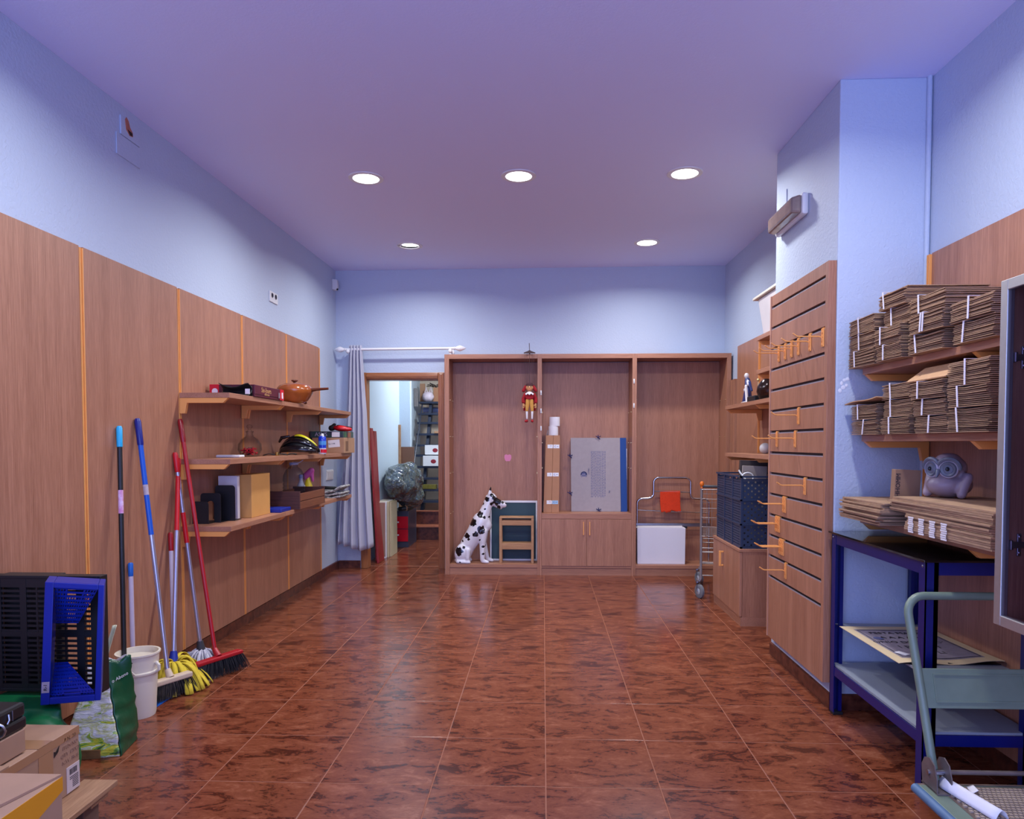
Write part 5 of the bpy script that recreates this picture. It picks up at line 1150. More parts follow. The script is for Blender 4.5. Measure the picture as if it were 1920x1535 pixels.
# ------------------------------------------------------------------ brooms, mops and sticks leaning on the left panels
def seg(p, q, a, b): p, q = Vector(p), Vector(q); return p + (q - p) * a, p + (q - p) * b
def pole(t, p, q, parts, r=.0115):
    """p bottom, q top; parts: (from, to, material, name, radius factor)"""
    for a, b, m, n, k in parts:
        u, v = seg(p, q, a, b); L = (v - u).length
        if n.endswith('grip'): MB().tube([u, u + (v - u) * .05, u + (v - u) * .9, v], [r * k * .9, r * k, r * k * 1.04, r * k * .7], 14).build(n, m, t, smooth=True)
        else: MB().tube([u, v], r * k, 14).build(n, m, t, smooth=True)
CYAN = mat('cyan_plastic', (40, 170, 214), .35); BLUEH = mat('blue_lacquer', (16, 84, 186), .3); BLUEC = mat('deep_blue_cap', (22, 34, 120), .3); SIL = mat('silver_tube', (190, 188, 208), .28, .75); LSTICK = mat('pink_floral_label', (206, 130, 176), .5, var=.5, scale=50, dark=(226, 206, 230)); LAB = mat('worn_label', (186, 170, 176), .6, var=.2, scale=60)
WSTICK = mat('white_stick', (206, 194, 210), .4)
t = thing('black_broom_stick', 'tall black stick with cyan cap leaning on the left panels', 'stick', (-1.97, 3.24, 0))
pole(t, (-1.985, 3.25, 0.001), (-2.098, 3.432, 1.382), ((0, .69, BLACK, 'shaft', 1), (.69, .772, LSTICK, 'label_wrap', 1.03), (.772, .925, BLACK, 'shaft', 1), (.925, 1, CYAN, 'grip', 1.2)))
t = thing('white_stick', 'short white stick with blue cap behind the bucket', 'stick', (-1.98, 3.38, 0))
pole(t, (-2.055, 3.44, .001), (-2.098, 3.505, .69), ((0, .9, WSTICK, 'shaft', 1), (.9, 1, mat('sky_blue_cap', (26, 104, 196), .35), 'grip', 1.05)))
def bristles(m, c, ax, L, W_, z0, z1, n, seed, spread=.25):
    q = random.Random(seed); ax = Vector(ax).normalized(); nn = Vector((-ax.y, ax.x, 0))
    for k in range(n):
        a, b = q.uniform(-.5, .5), q.uniform(-.5, .5); top = Vector(c) + ax * L * a + nn * W_ * b; top.z = z1
        bot = top + ax * L * spread * a + nn * W_ * (spread + .5) * b + Vector((q.uniform(-.006, .006), q.uniform(-.006, .006), 0)); bot.z = z0 + .007 + q.uniform(0, .005)
        mid = (top + bot) / 2 + Vector((q.uniform(-.003, .003), q.uniform(-.003, .003), .004))
        m.tube([top, mid, bot], [.0021, .0018, .001], 4)
    return m
def broom(name, label, ctr, ax, L, p_top, parts, blockm, brm, seed, zb=.085, bl_h=.028, W_=.045, n=420):
    t = thing(name, label, 'broom', (ctr[0], ctr[1], 0)); c = Vector((ctr[0], ctr[1], 0)); a = Vector((ax[0], ax[1], 0)).normalized(); nn = Vector((-a.y, a.x, 0))
    bl = MB(); pts = [c - a * L / 2 - nn * W_ / 2, c + a * L / 2 - nn * W_ / 2, c + a * L / 2 + nn * W_ / 2, c - a * L / 2 + nn * W_ / 2]
    bl.hexa([p + Vector((0, 0, zb)) for p in pts] + [p * 1 + Vector((0, 0, zb + bl_h)) for p in pts]); blk = bl.build('head_block', blockm, t, bevel=.007)
    k = MB(); k.tube([c + Vector((0, 0, zb + bl_h - .004)), c + (Vector(p_top) - c).normalized() * (zb + bl_h + .035)], [.019, .015], 14); k.build('socket', blockm, t, smooth=True)
    bristles(MB(), c, a, L * .97, W_ * .9, .001, zb + .001, n, seed).build('bristles', brm, t, kind='stuff')
    pole(t, c + (Vector(p_top) - c).normalized() * (zb + bl_h), p_top, parts)
    return t
broom('push_broom', 'blue and silver broom with cream head and dark frayed bristles', (-1.89, 3.485), (.085, .155), .225, (-2.098, 3.59, 1.425),
      ((0, .545, SIL, 'shaft', 1.05), (.545, .895, BLUEH, 'shaft', 1.1), (.895, 1, BLUEC, 'grip', 1.35), (.70, .74, LAB, 'label_wrap', 1.13)), mat('cream_block', (206, 184, 158), .5), mat('grey_brown_bristle', (74, 64, 60), .9, var=.5, scale=30, dark=(20, 18, 20)), 4)
broom('push_broom', 'red broom with long black bristles, farthest to the right', (-1.80, 3.825), (.134, .273), .30, (-2.098, 4.02, 1.435),
      ((0, .58, REDD, 'shaft', 1.0), (.58, .90, REDD, 'shaft', 1.05), (.90, 1, mat('dark_red_grip', (150, 20, 30), .3), 'grip', 1.3)), REDD, mat('black_bristle', (26, 26, 30), .8), 6, .095, .022, .05, 520)
def mop(name, label, c, top, parts, m, kind, rad, seed):
    t = thing(name, label, 'mop', (c[0], c[1], 0)); c = Vector(c); q = random.Random(seed)
    d = (Vector(top) - c).normalized(); pole(t, c + d * .02, top, parts)
    MB().tube([c - d * .03, c + d * .0, c + d * .055], [.03, .026, .017], 14).build('socket', BLUEP if kind == 'strip' else mat('dark_grey_plastic', (54, 54, 60), .5), t, smooth=True)
    n = 110 if kind == 'strip' else 90
    if kind == 'strip':
        for k in range(n):
            a = 6.2832 * (k * .618) + q.uniform(-.15, .15); ln = rad * q.uniform(.8, 1.25); w_ = q.uniform(.008, .013); up = q.uniform(.0, .06) * (1, .5, .15)[k % 3]
            dirv = Vector((math.cos(a), math.sin(a), 0)); nn = Vector((-dirv.y, dirv.x, 0)); z0 = c.z - .015 + q.uniform(-.01, .02)
            def f(u, v):
                r_ = .012 + ln * (u ** .85) * (1 if u < .75 else 1 - .1 * (u - .75)); z = z0 + up * 4 * u * (1 - u) + (.006 - z0) * max(0, u * 1.06 - .06) ** 1.5
                x_ = c + dirv * r_ + nn * (w_ * (v - .5) * 2 + .015 * math.sin(k * 2.3) * u * u); return Vector((max(x_.x, -2.102), x_.y, max(z, .004 + .002 * (k % 5))))
            MB().grid(f, 9, 2).build('strip', m, t, smooth=True, solid=.0035)
    else:
        mm = MB()
        for k in range(n):
            a = q.uniform(0, 6.2832); ln = rad * q.uniform(.6, 1.2); dv = Vector((math.cos(a), math.sin(a), 0)); z0 = c.z
            mm.tube([Vector((max((c + dv * (.01 + ln * u)).x, -2.115), (c + dv * (.01 + ln * u)).y, max(.006, z0 + q.uniform(-.004, .004) + .03 * 4 * u * (1 - u) * q.uniform(.3, 1) - z0 * u ** 1.4))) for u in (0, .25, .5, .75, 1)], .0042, 5)
        mm.build('strands', m, t, kind='stuff', smooth=True)
mop('strip_mop', 'yellow strip mop with red and silver handle', (-1.965, 3.655, .135), (-2.1, 4.0, 1.21), ((0, .62, SIL, 'shaft', 1), (.62, .93, REDP, 'shaft', 1.1), (.93, 1, REDP, 'grip', 1.2)), YELLOW, 'strip', .155, 3)
mop('string_mop', 'white string mop with red banded silver handle, behind the yellow mop', (-1.985, 4.0, .095), (-2.1, 3.962, 1.245), ((0, .54, SIL, 'shaft', 1), (.54, .695, REDP, 'shaft', 1.15), (.695, .90, SIL, 'shaft', 1), (.82, .875, LAB, 'label_wrap', 1.05), (.90, 1, REDP, 'grip', 1.25)), mat('white_mop_yarn', (206, 204, 214), .9, var=.15, scale=60), 'string', .10, 8)
def dustpan():
    t = thing('dustpan', 'blue plastic dustpan lying under the cream broom head', 'dustpan', (-1.97, 3.47, 0)); z = .001
    BP = mat('mid_blue_plastic', (22, 84, 168), .4)
    MB().hexa([(-1.895, 3.335, z), (-1.89, 3.52, z), (-2.02, 3.56, z), (-2.02, 3.345, z), (-1.895, 3.335, z + .004), (-1.89, 3.52, z + .004), (-2.02, 3.56, z + .006), (-2.02, 3.345, z + .006)]).box(-2.03, -2.02, 3.35, 3.55, z, z + .07).build('pan', BP, t, bevel=.002)
    MB().tube([(-2.03, 3.45, .05), (-2.085, 3.46, .075)], .012, 10).build('handle', BP, t, smooth=True)
    t = thing('white_stick', 'white stick with red cap standing behind the yellow mop', 'stick', (-2.05, 3.80, 0))
    pole(t, (-2.035, 3.80, .001), (-2.1, 3.90, .795), ((0, .87, WSTICK, 'shaft', 1.05), (.87, 1, REDD, 'grip', 1.15)), .0118)
dustpan()
def bucket():
    c = (-1.93, 3.27, 0); t = thing('mop_bucket', 'cream plastic mop bucket with wringer beside the patterned sack', 'bucket', c)
    K_ = .78
    MB().lathe([(r_ * K_, z_) for r_, z_ in [(.0001, .006), (.085, .004), (.092, 0), (.096, .012), (.108, .205), (.122, .21), (.123, .218), (.112, .222), (.118, .295), (.126, .298), (.126, .306), (.114, .306), (.104, .21), (.088, .014), (.0001, .012)]], c, 40).build('pail', CREAM, t, smooth=True)
    MB().prism([(0, 0), (.07, 0), (.0, .06)], lambda u, v, k: (c[0] - .03 + u, c[1] - .0875 - k, .222 + v), 0, .006).build('spout_rib', CREAM, t)
    MB().tube([(c[0] + .094, c[1] - .01, .215), (c[0] + .108, c[1] - .012, .225), (c[0] + .108, c[1] - .012, .245), (c[0] + .093, c[1] - .01, .26)], .008, 8).build('lug', CREAM, t, smooth=True)
    MB().lathe([(.086, .28), (.08, .272), (.05, .235), (.04, .215), (.0001, .215)], c, 28).build('wringer', mat('cream_wringer', (214, 204, 184), .45), t, smooth=True)
    for k in (-1, 0, 1): B(c[0] + k * .02 - .007, c[0] + k * .02 + .007, c[1] - .0955, c[1] - .0905, .275, .279).build('slot', DARKTXT, t)
bucket()
tag(MB().grid(lambda u, v: (-1.995 + .05 * v ** 1.2 + .018 * (u - .5), 3.095 + .02 * v + .012 * math.cos((u - .5) * 3), .26 + .21 * v), 6, 12).build('plastic_scoop', mat('ivory_plastic', (206, 206, 176), .4), smooth=True, solid=.004), 'ivory plastic scoop handle sticking out of the patterned sack', 'scoop')
def sack():
    t = thing('soil_sack', 'white and green printed plastic sack with dark green side', 'sack', (-1.86, 2.94, 0))
    m, nt, b, N, L = _new('printed_sack'); tc = N.new('ShaderNodeTexCoord'); sp = N.new('ShaderNodeSeparateXYZ'); L.new(tc.outputs['Object'], sp.inputs[0])
    mp = N.new('ShaderNodeMapping'); mp.inputs['Scale'].default_value = (1, 1, 2.4); L.new(tc.outputs['Object'], mp.inputs['Vector'])
    n = N.new('ShaderNodeTexNoise'); n.inputs['Scale'].default_value = 11; n.inputs['Detail'].default_value = 6; n.inputs['Distortion'].default_value = 1; L.new(mp.outputs['Vector'], n.inputs['Vector'])
    a = N.new('ShaderNodeMath'); a.operation = 'MULTIPLY_ADD'; a.inputs[1].default_value = -.75; a.inputs[2].default_value = .12; L.new(sp.outputs['Z'], a.inputs[0])
    s_ = N.new('ShaderNodeMath'); s_.operation = 'ADD'; L.new(a.outputs[0], s_.inputs[0]); L.new(n.outputs['Fac'], s_.inputs[1])
    r = N.new('ShaderNodeValToRGB'); e = r.color_ramp.elements; e[0].position = .38; e[0].color = s2l((222, 216, 228)); e[1].position = .76; e[1].color = s2l((52, 72, 40))
    for p, c in ((.47, (206, 200, 206)), (.53, (186, 184, 120)), (.58, (222, 216, 214)), (.62, (128, 164, 64)), (.67, (206, 190, 60)), (.71, (104, 150, 60))): x = e.new(p); x.color = s2l(c)
    L.new(s_.outputs[0], r.inputs['Fac']); L.new(r.outputs['Color'], b.inputs['Base Color']); b.inputs['Roughness'].default_value = .32
    n2 = N.new('ShaderNodeTexNoise'); n2.inputs['Scale'].default_value = 26; n2.inputs['Detail'].default_value = 3; mp2 = N.new('ShaderNodeMapping'); mp2.inputs['Scale'].default_value = (1, 1, 3); L.new(tc.outputs['Object'], mp2.inputs['Vector']); L.new(mp2.outputs['Vector'], n2.inputs['Vector'])
    bp = N.new('ShaderNodeBump'); bp.inputs['Strength'].default_value = .6; bp.inputs['Distance'].default_value = .012; L.new(n2.outputs['Fac'], bp.inputs['Height']); L.new(bp.outputs['Normal'], b.inputs['Normal'])
    # outline: bottom rectangle with corners, pinched towards the top
    BC = [Vector((-1.955, 2.775, 0)), Vector((-1.752, 2.825, 0)), Vector((-1.785, 3.0, 0)), Vector((-1.99, 2.95, 0))]
    TC = [Vector((-1.935, 2.90, .345)), Vector((-1.872, 2.925, .362)), Vector((-1.80, 2.99, .372)), Vector((-1.93, 3.0, .35))]
    def side(i, u, v):
        p = BC[i].lerp(BC[(i + 1) % 4], u); q = TC[i].lerp(TC[(i + 1) % 4], u); c = (BC[0] + BC[2]) / 2; bul = 1 + .20 * math.sin(math.pi * min(1, v * 1.15) ** .8) * (.5 + math.sin(math.pi * u) * .6)
        x = p.lerp(q, v ** 1.35); o = Vector((x.x - c.x, x.y - c.y, 0)) * (bul - 1); wr = .010 * nz((x.x * 9, x.y * 9, x.z * 22)) + .004 * nz((x.x * 30, x.y * 30, x.z * 50)); nrm = o.normalized() if o.length > 1e-6 else Vector((0, 0, 0)); fade = min(1, v * 8)
        return Vector((x.x, x.y, max(0.001, x.z * 1.0 + .008 * math.sin(u * 9) * v))) + (o * .5 + nrm * wr) * fade
    fr = MB().grid(lambda u, v: side(0, u, v), 22, 30); fr.grid(lambda u, v: side(2, u, v), 18, 24); fr.grid(lambda u, v: side(3, u, v), 18, 24); fr.build('printed_face', m, t, smooth=True, solid=.003, fix=False)
    MB().grid(lambda u, v: side(1, u, v) + Vector((.004, 0, 0)), 14, 30).build('green_side', mat('dark_green_film', (12, 74, 44), .3, bump=.5, bscale=30), t, smooth=True, solid=.003, fix=False)
    text('side_mark', 'o Abono', .022, PAPER, t, side(1, .45, .86) + Vector((.012, -.006, 0)), (.35, .9, .2), (0, -.15, 1))
    MB().hexa([BC[0] + Vector((.0, -.004, .001)), BC[0].lerp(BC[1], .66) + Vector((0, -.006, .001)), BC[0].lerp(BC[1], .66) + Vector((0, .0, .001)), BC[0] + Vector((0, .002, .001))] + [BC[0] + Vector((0, -.004, .042)), BC[0].lerp(BC[1], .66) + Vector((0, -.006, .036)), BC[0].lerp(BC[1], .66) + Vector((0, 0, .036)), BC[0] + Vector((0, .002, .042))]).build('printed_crate_band', mat('wicker_print', (136, 98, 60), .5, var=.3, scale=40), t)
sack()
def green_bag():
    t = thing('green_shopping_bag', 'crumpled green reusable shopping bag on the floor behind the cartons', 'bag', (-1.95, 2.62, 0))
    m = MB(); m.hexa([(-2.09, 2.46, 0), (-1.74, 2.46, 0), (-1.93, 2.72, 0), (-2.09, 2.72, 0), (-2.09, 2.46, .335), (-1.74, 2.46, .335), (-1.93, 2.72, .335), (-2.09, 2.72, .335)]); m.ell((-1.99, 2.46, .20), (.10, .09, .165)); m.ell((-1.80, 2.45, .16), (.13, .085, .15)); m.ell((-1.765, 2.46, .14), (.055, .07, .14)); caps(m, (-1.945, 2.42, .34), (-1.94, 2.41, .372), .03, .016); caps(m, (-1.90, 2.42, .31), (-1.90, 2.43, .06), .035, .04)
    def wob(p):
        k = 1 if p.y < 2.475 else 0
        return Vector((max(p.x + .014 * nz(p * 14) * k, -2.1), p.y + .012 * nz(p * 13 + Vector((5, 0, 0))) * k, max(.002, min(p.z + .018 * nz(p * 11 + Vector((0, 7, 0))) * k, .375 if k else .336))))
    m.v = [wob(p) for p in m.v]
    bg_ = remesh(m.build('bag', mat('green_woven_bag', (0, 112, 58), .5, var=.35, scale=7, bump=.5, bscale=16), t), .010, 2)
    MB().tube([(-1.715, 2.43, .10), (-1.71, 2.44, .18), (-1.74, 2.42, .25), (-1.80, 2.38, .29)], .006, 8).build('drawcord', BLACKM, t, smooth=True)
green_bag()
# ------------------------------------------------------------------ crates against the left wall
def crate(label, x0, x1, y0, y1, z0, z1, m, name='plastic_crate', face='x', dense=12):
    """crate on its side; slotted base lattice faces +x"""
    t = thing(name, label, 'crate', ((x0 + x1) / 2, (y0 + y1) / 2, z0)); e = .022
    f = MB()
    for a in ((x0, x1, y0, y0 + .012, z0, z1), (x0, x1, y1 - .012, y1, z0, z1), (x0, x1, y0 + .012, y1 - .012, z0, z0 + .012), (x0, x1, y0 + .012, y1 - .012, z1 - .012, z1)): f.box(*a)
    f.build('walls', m, t, bevel=.002)
    xb = x1 - .012; g = MB()
    for a in ((xb, x1, y0 + .012, y0 + .05, z0 + .012, z1 - .012), (xb, x1, y1 - .05, y1 - .012, z0 + .012, z1 - .012), (xb, x1, y0 + .05, y1 - .05, z0 + .012, z0 + .05), (xb, x1, y0 + .05, y1 - .05, z1 - .06, z1 - .012), (xb - .002, x1 + .002, (y0 + y1) / 2 - .02, (y0 + y1) / 2 + .02, z0 + .05, z1 - .06)): g.box(*a)
    for k in range(dense): zz = z0 + .05 + (z1 - z0 - .11) * (k + .5) / dense; g.box(xb + .002, x1 - .003, y0 + .05, y1 - .05, zz - .0065, zz + .0065)
    for yy in ((y0 * 3 + y1) / 4 + .008, (y0 + y1 * 3) / 4 - .008): g.box(xb + .001, x1 - .002, yy - .005, yy + .005, z0 + .05, z1 - .06)
    g.build('base_lattice', m, t); return t
def black_crate():
    x0, x1, y0, y1, z0, z1 = -2.105, -1.675, 2.60, 2.645, .349, .795; t = thing('plastic_crate', 'black slatted plastic crate standing behind the blue folding crate', 'crate', ((x0 + x1) / 2, (y0 + y1) / 2, z0))
    f = MB()
    for a in ((x0, x0 + .012, y0, y1, z0, z1), (x1 - .012, x1, y0, y1, z0, z1), (x0 + .012, x1 - .012, y0, y1, z0, z0 + .012), (x0 + .012, x1 - .012, y0, y1, z1 - .012, z1)): f.box(*a)
    f.build('walls', BLACK, t, bevel=.002); g = MB(); ye = y0 + .012
    for a in ((x0 + .012, x0 + .04, z0, z1), (x1 - .04, x1 - .012, z0, z1), (x0 + .115, x0 + .14, z0, z1), (x0 + .225, x0 + .245, z0, z1), (x0 + .335, x0 + .365, z0, z1)): g.box(a[0], a[1], y0, ye, a[2] + .012, a[3] - .012)
    for a in ((z0 + .012, z0 + .03), (z1 - .045, z1 - .012), ((z0 + z1) / 2 - .008, (z0 + z1) / 2 + .008)): g.box(x0 + .04, x1 - .04, y0 + .001, ye - .001, *a)
    for k in range(19): zz = z0 + .035 + (z1 - z0 - .085) * (k + .5) / 19; g.box(x0 + .04, x1 - .04, y0 + .003, ye - .003, zz - .0045, zz + .0045)
    for xx in (x0 + .18, x0 + .29, x0 + .40): g.box(xx - .003, xx + .003, y0 + .002, ye - .002, z0 + .03, z1 - .045)
    g.build('base_lattice', BLACK, t)
black_crate()
t = thing('plastic_crate', 'second folded black crate standing against wall behind the slatted black crate', 'crate', (-1.99, 2.69, .349))
B(-2.105, -1.875, 2.665, 2.70, .349, .79).build('folded_body', BLACK, t, bevel=.004); B(-2.09, -1.89, 2.66, 2.6645, .40, .74).build('panel', BLACKM, t)
def blue_crate():
    yf, yb = 2.46, 2.575
    t = thing('folding_crate', 'blue folding plastic crate standing on end in front of the black crate', 'crate', (-1.70, 2.52, .349))
    TL, TR, BR, BL_ = Vector((-1.788, yf, .80)), Vector((-1.57, yf, .79)), Vector((-1.592, yf, .372)), Vector((-1.816, yf, .350))
    L_ = lambda u, v, d=0: (BL_.lerp(BR, u)).lerp(TL.lerp(TR, u), v) + Vector((-.58 * d, d, 0))
    f = MB(); D = yb - yf
    def beam(u0, u1, v0, v1, d0, d1): f.hexa([L_(u0, v0, d0), L_(u1, v0, d0), L_(u1, v0, d1), L_(u0, v0, d1), L_(u0, v1, d0), L_(u1, v1, d0), L_(u1, v1, d1), L_(u0, v1, d1)])
    beam(0, .15, 0, 1, 0, D); beam(.9, 1, 0, 1, 0, D); beam(.15, .9, 0, .055, 0, .014); beam(.15, .9, .955, 1, 0, .014); beam(.15, .9, 0, .012, .014, D); beam(.15, .9, .985, 1, .014, D)
    f.build('rim_frame', BLUEP, t, bevel=.003)
    s_ = MB().hexa([L_(.01, .10, -.0008), L_(.14, .10, -.0008), L_(.14, .10, -.0002), L_(.01, .10, -.0002), L_(.01, .19, -.0008), L_(.14, .19, -.0008), L_(.14, .19, -.0002), L_(.01, .19, -.0002)]).build('sticker', LAB, t); text('sticker_mark', 'R-1', .018, DARKTXT, t, L_(.075, .145, -.0014), (0, 0, 1), (-1, 0, 0))
    for s in (1, -1):     # folded end flaps with slots and hand hole
        g = MB()
        if s == 1: fn = lambda u, v, o=0: L_(.16 + (.73 - .34 * v) * u, .95 - .34 * v, .016 + .085 * v) + Vector((0, o, 0))
        else: fn = lambda u, v, o=0: L_(.16 + (.73 - .50 * v) * u, .06 + .21 * v, .016 + .085 * v) + Vector((0, 0, o))
        def cell(u0, u1, v0, v1): g.hexa([fn(u0, v0, -.002), fn(u1, v0, -.002), fn(u1, v1, -.002), fn(u0, v1, -.002), fn(u0, v0, .002), fn(u1, v0, .002), fn(u1, v1, .002), fn(u0, v1, .002)])
        for j in range(10): v = j / 9; cell(0, 1, max(0, v - .03), min(1, v + .03))
        for i in range(15):
            u = i / 14; w_ = .022 if i in (0, 4, 10, 14) else .012; v0 = .26 if 4 < i < 10 else 0
            cell(max(0, u - w_), min(1, u + w_), v0, 1)
        g.build('slotted_flap', BLUEP, t)
blue_crate()
# ------------------------------------------------------------------ cartons and pallet in the lower left corner
def pallet():
    t = thing('wooden_pallet', 'raw wooden pallet under the cartons at lower left', 'pallet', (-1.75, 1.9, 0)); PY = wood('raw_pine', (196, 152, 112), (160, 112, 76), 'y', .6); PL = wood('pallet_board', (178, 136, 100), (132, 92, 64), 'y', .7)
    for x0, x1 in ((-1.595, -1.475), (-1.78, -1.665), (-1.96, -1.845), (-2.1, -2.03)): B(x0, x1, 1.30, 2.365, .112, .13).build('deck_board', PL, t, bevel=.002)
    for y in (2.28, 1.83, 1.38):
        B(-2.1, -1.485, y - .045, y + .045, .0925, .1115).build('cross_board', wood('pallet_cross', (178, 136, 100), (132, 92, 64), 'x', .7), t, bevel=.002)
        for x in (-1.565, -1.8, -2.06): B(x - .04, x + .05, y - .04, y + .04, .0, .092).build('block', mat('dark_wood_block', (120, 88, 70), .8, var=.25, scale=20), t, bevel=.003)
pallet()
TAPE = mat('clear_brown_tape', (170, 128, 92), .2, coat=.3); YTAPE = mat('amber_tape', (222, 150, 36), .18, coat=.4)
def box2():
    x1, y1, z0, z1 = -1.576, 2.315, .1305, .342; x0, y0 = -1.93, 1.80
    t = thing('cardboard_carton', 'brown carton with shipping label on the pallet, farther one', 'box', ((x0 + x1) / 2, (y0 + y1) / 2, z0))
    B(x0, x1, y0, y1, z0, z1).build('carton', CARDD2, t, bevel=.004)
    B(x0 + .002, x1 + .001, 2.12, 2.185, z1, z1 + .0012).build('tape', TAPE, t); B(x1, x1 + .0012, 2.12, 2.185, z1 - .13, z1 - .029).build('tape', TAPE, t)
    B(x1, x1 + .0012, y0, y1 - .0, z1 - .028, z1 - .001).build('edge_tape', TAPE, t); B(x0, x1, y0, 2.0, z1, z1 + .004).build('flap', CARDD2, t)
    B(x1, x1 + .0014, 2.248, 2.312, .136, .222).build('shipping_label', PAPER2, t)
    m = MB()
    q = random.Random(2); y = 2.262
    while y < 2.298: w_ = q.uniform(.0012, .004); m.box(x1 + .0014, x1 + .0019, y, y + w_, .193, .212); y += w_ + .002
    for k in range(7): m.box(x1 + .0014, x1 + .0019, 2.275 if k < 5 else 2.262, 2.305, .148 + k * .0058, .1505 + k * .0058)
    m.build('barcode', DARKTXT, t, kind='stuff')
    IKB = mat('faded_brown_print', (146, 110, 88), .8)
    for k, s_ in enumerate(('P.N. 20', 'ITEM NO', 'QTY 12PCS', 'N.W. 8KG')): text('carton_print', s_, .019, IKB, t, (x1 + .0006, 2.268, .318 - k * .024), (0, 1, 0), (0, 0, 1))
    MB().prism([(0, 0), (.02, .012), (.026, .03), (.008, .016), (.0, .02)], lambda u, v, k: (x1 + .0004 + k, 2.19 + u, .283 + v), 0, .001).build('tear', mat('dark_tear', (40, 24, 16), .9), t)
CARDD2 = mat('shipping_cardboard', (172, 134, 106), .75, var=.08, scale=12); PAPER2 = mat('grey_white_label', (206, 190, 186), .7)
box2()
def box3():
    x0, x1, y0, y1, z0, z1 = -2.09, -1.69, 1.76, 2.10, .3465, .438
    t = thing('cardboard_carton', 'brown carton under the black toolbox at left edge', 'box', ((x0 + x1) / 2, (y0 + y1) / 2, z0)); B(x0, -1.60, 1.76, 2.101, z0, .418).build('carton', CARDD2, t, bevel=.003)
box3()
def toolbox():
    x0, x1, y0, y1, z0, z1 = -1.98, -1.60, 1.76, 2.11, .4185, .50
    t = thing('toolbox', 'flat black hard case with steel catches at left edge', 'case', ((x0 + x1) / 2, (y0 + y1) / 2, z0))
    B(x0, x1, y0, y1, z0, .455).build('base', BLACK, t, bevel=.008); B(x0 + .002, x1 - .002, y0 + .002, y1 - .002, .4555, z1).build('lid', BLACK, t, bevel=.010)
    MB().tube([(x1, 1.99, .475), (x1 + .012, 1.995, .466), (x1 + .016, 2.0, .45), (x1 + .008, 2.002, .435), (x1, 2.0, .43)], .004, 8).build('catch', STEEL, t, smooth=True)
    MB().tube([(x1, 2.035, .485), (x1 + .006, 2.03, .47), (x1 + .004, 2.024, .46)], .003, 8).build('catch', STEEL, t, smooth=True)
    B(x1 - .002, x1 + .0004, 1.97, 1.972, .43, .49).build('seam', mat('grey_line', (90, 84, 92), .5), t); B(x1 - .002, x1 + .0004, 2.05, 2.052, .46, .49).build('seam', mat('grey_line', (90, 84, 92), .5), t)
toolbox()
def box1():
    x1, y1, z1 = -1.235, 1.745, .4545; x0, y0, z0 = -1.80, 1.25, .1305
    t = thing('cardboard_carton', 'brown carton sealed with amber tape, nearest at lower left', 'box', ((x0 + x1) / 2, (y0 + y1) / 2, z0)); B(x0, x1, y0, y1, z0, z1 - .012).build('carton', CARDD2, t, bevel=.003)
    MB().hexa([(x0, 1.45, z1 - .011), (x1 - .05, 1.54, z1 - .011), (x1 - .001, y1, z1 - .0115), (x0, y1, z1 - .0115), (x0, 1.45, z1 - .006), (x1 - .05, 1.54, z1 - .004), (x1 - .001, y1, z1 - .006), (x0, y1, z1 - .006)]).build('flap', CARDD2, t)
    MB().hexa([(x1, y0, z1 - .20), (x1 + .0016, y0, z1 - .20), (x1 + .0016, y1, z1 - .048), (x1, y1, z1 - .048), (x1, y0, z1 - .012), (x1 + .0016, y0, z1 - .012), (x1 + .0016, y1, z1 - .012), (x1, y1, z1 - .012)]).build('amber_tape', YTAPE, t)
    B(x1, x1 + .0022, 1.50, 1.64, z0 + .10, z1 - .13).build('label', PAPER, t)
box1()
# support under the near carton where it overhangs the pallet: a second flat carton
tag(B(-1.47, -1.26, 1.28, 1.72, .0, .1295).build('cardboard_carton', CARDD2, bevel=.003), 'low brown carton on the floor under the amber-taped carton', 'box')
# ------------------------------------------------------------------ things in the storeroom behind the doorway
def red_boards():
    RB = wood('red_stained_board', (166, 40, 40), (120, 24, 28), 'z', .4)
    for k, (xb, yb, w_, lb) in enumerate(((-1.775, 7.64, .26, 'red stained board leaning in the storeroom doorway, front one'), (-1.83, 7.80, .26, 'red stained board leaning in the storeroom doorway, rear one'))):
        t = thing('red_board', lb, 'board', (xb, yb, 0)); top = Vector((-1.885, yb + .05, 1.46 - .03 * k)); a = Vector((xb, yb, .002))
        MB().hexa([a + Vector((-.012, -w_ / 2, 0)), a + Vector((.012, -w_ / 2, 0)), a + Vector((.012, w_ / 2, 0)), a + Vector((-.012, w_ / 2, 0)), top + Vector((-.012, -.05, 0)), top + Vector((.012, -.05, 0)), top + Vector((.012, .05, 0)), top + Vector((-.012, .05, 0))]).build('board', RB, t, bevel=.003)
red_boards()
def flat_cartons():
    t = thing('picture_frame', 'tall shallow wooden frame with white edges standing on storeroom floor', 'frame', (-1.825, 8.1, 0)); x0, x1, y0, y1, z1 = -1.885, -1.768, 7.88, 8.25, .635
    PK = mat('pinkish_panel', (170, 128, 112), .7, var=.06, scale=8)
    B(x0 + .012, x1 - .008, y0 + .004, y1, .012, z1 - .012).build('panel', PK, t); 
    for a in ((x0, x0 + .012, y0, y1, 0, z1), (x1 - .008, x1, y0, y1, 0, z1), (x0 + .012, x1 - .008, y0, y1, 0, .012), (x0 + .012, x1 - .008, y0, y1, z1 - .012, z1)): B(*a).build('edge', CREAM if a[4] else WHITE, t)
    t = thing('flat_carton', 'beige flat carton standing between wooden frame and red drawers', 'cardboard', (-1.75, 8.15, 0)); B(-1.766, -1.748, 7.93, 8.3, 0, .63).build('panel', mat('beige_card', (196, 178, 142), .7), t, bevel=.002); B(-1.7475, -1.728, 7.98, 8.3, 0, .62).build('panel', mat('beige_card', (196, 178, 142), .7), t, bevel=.002)
flat_cartons()
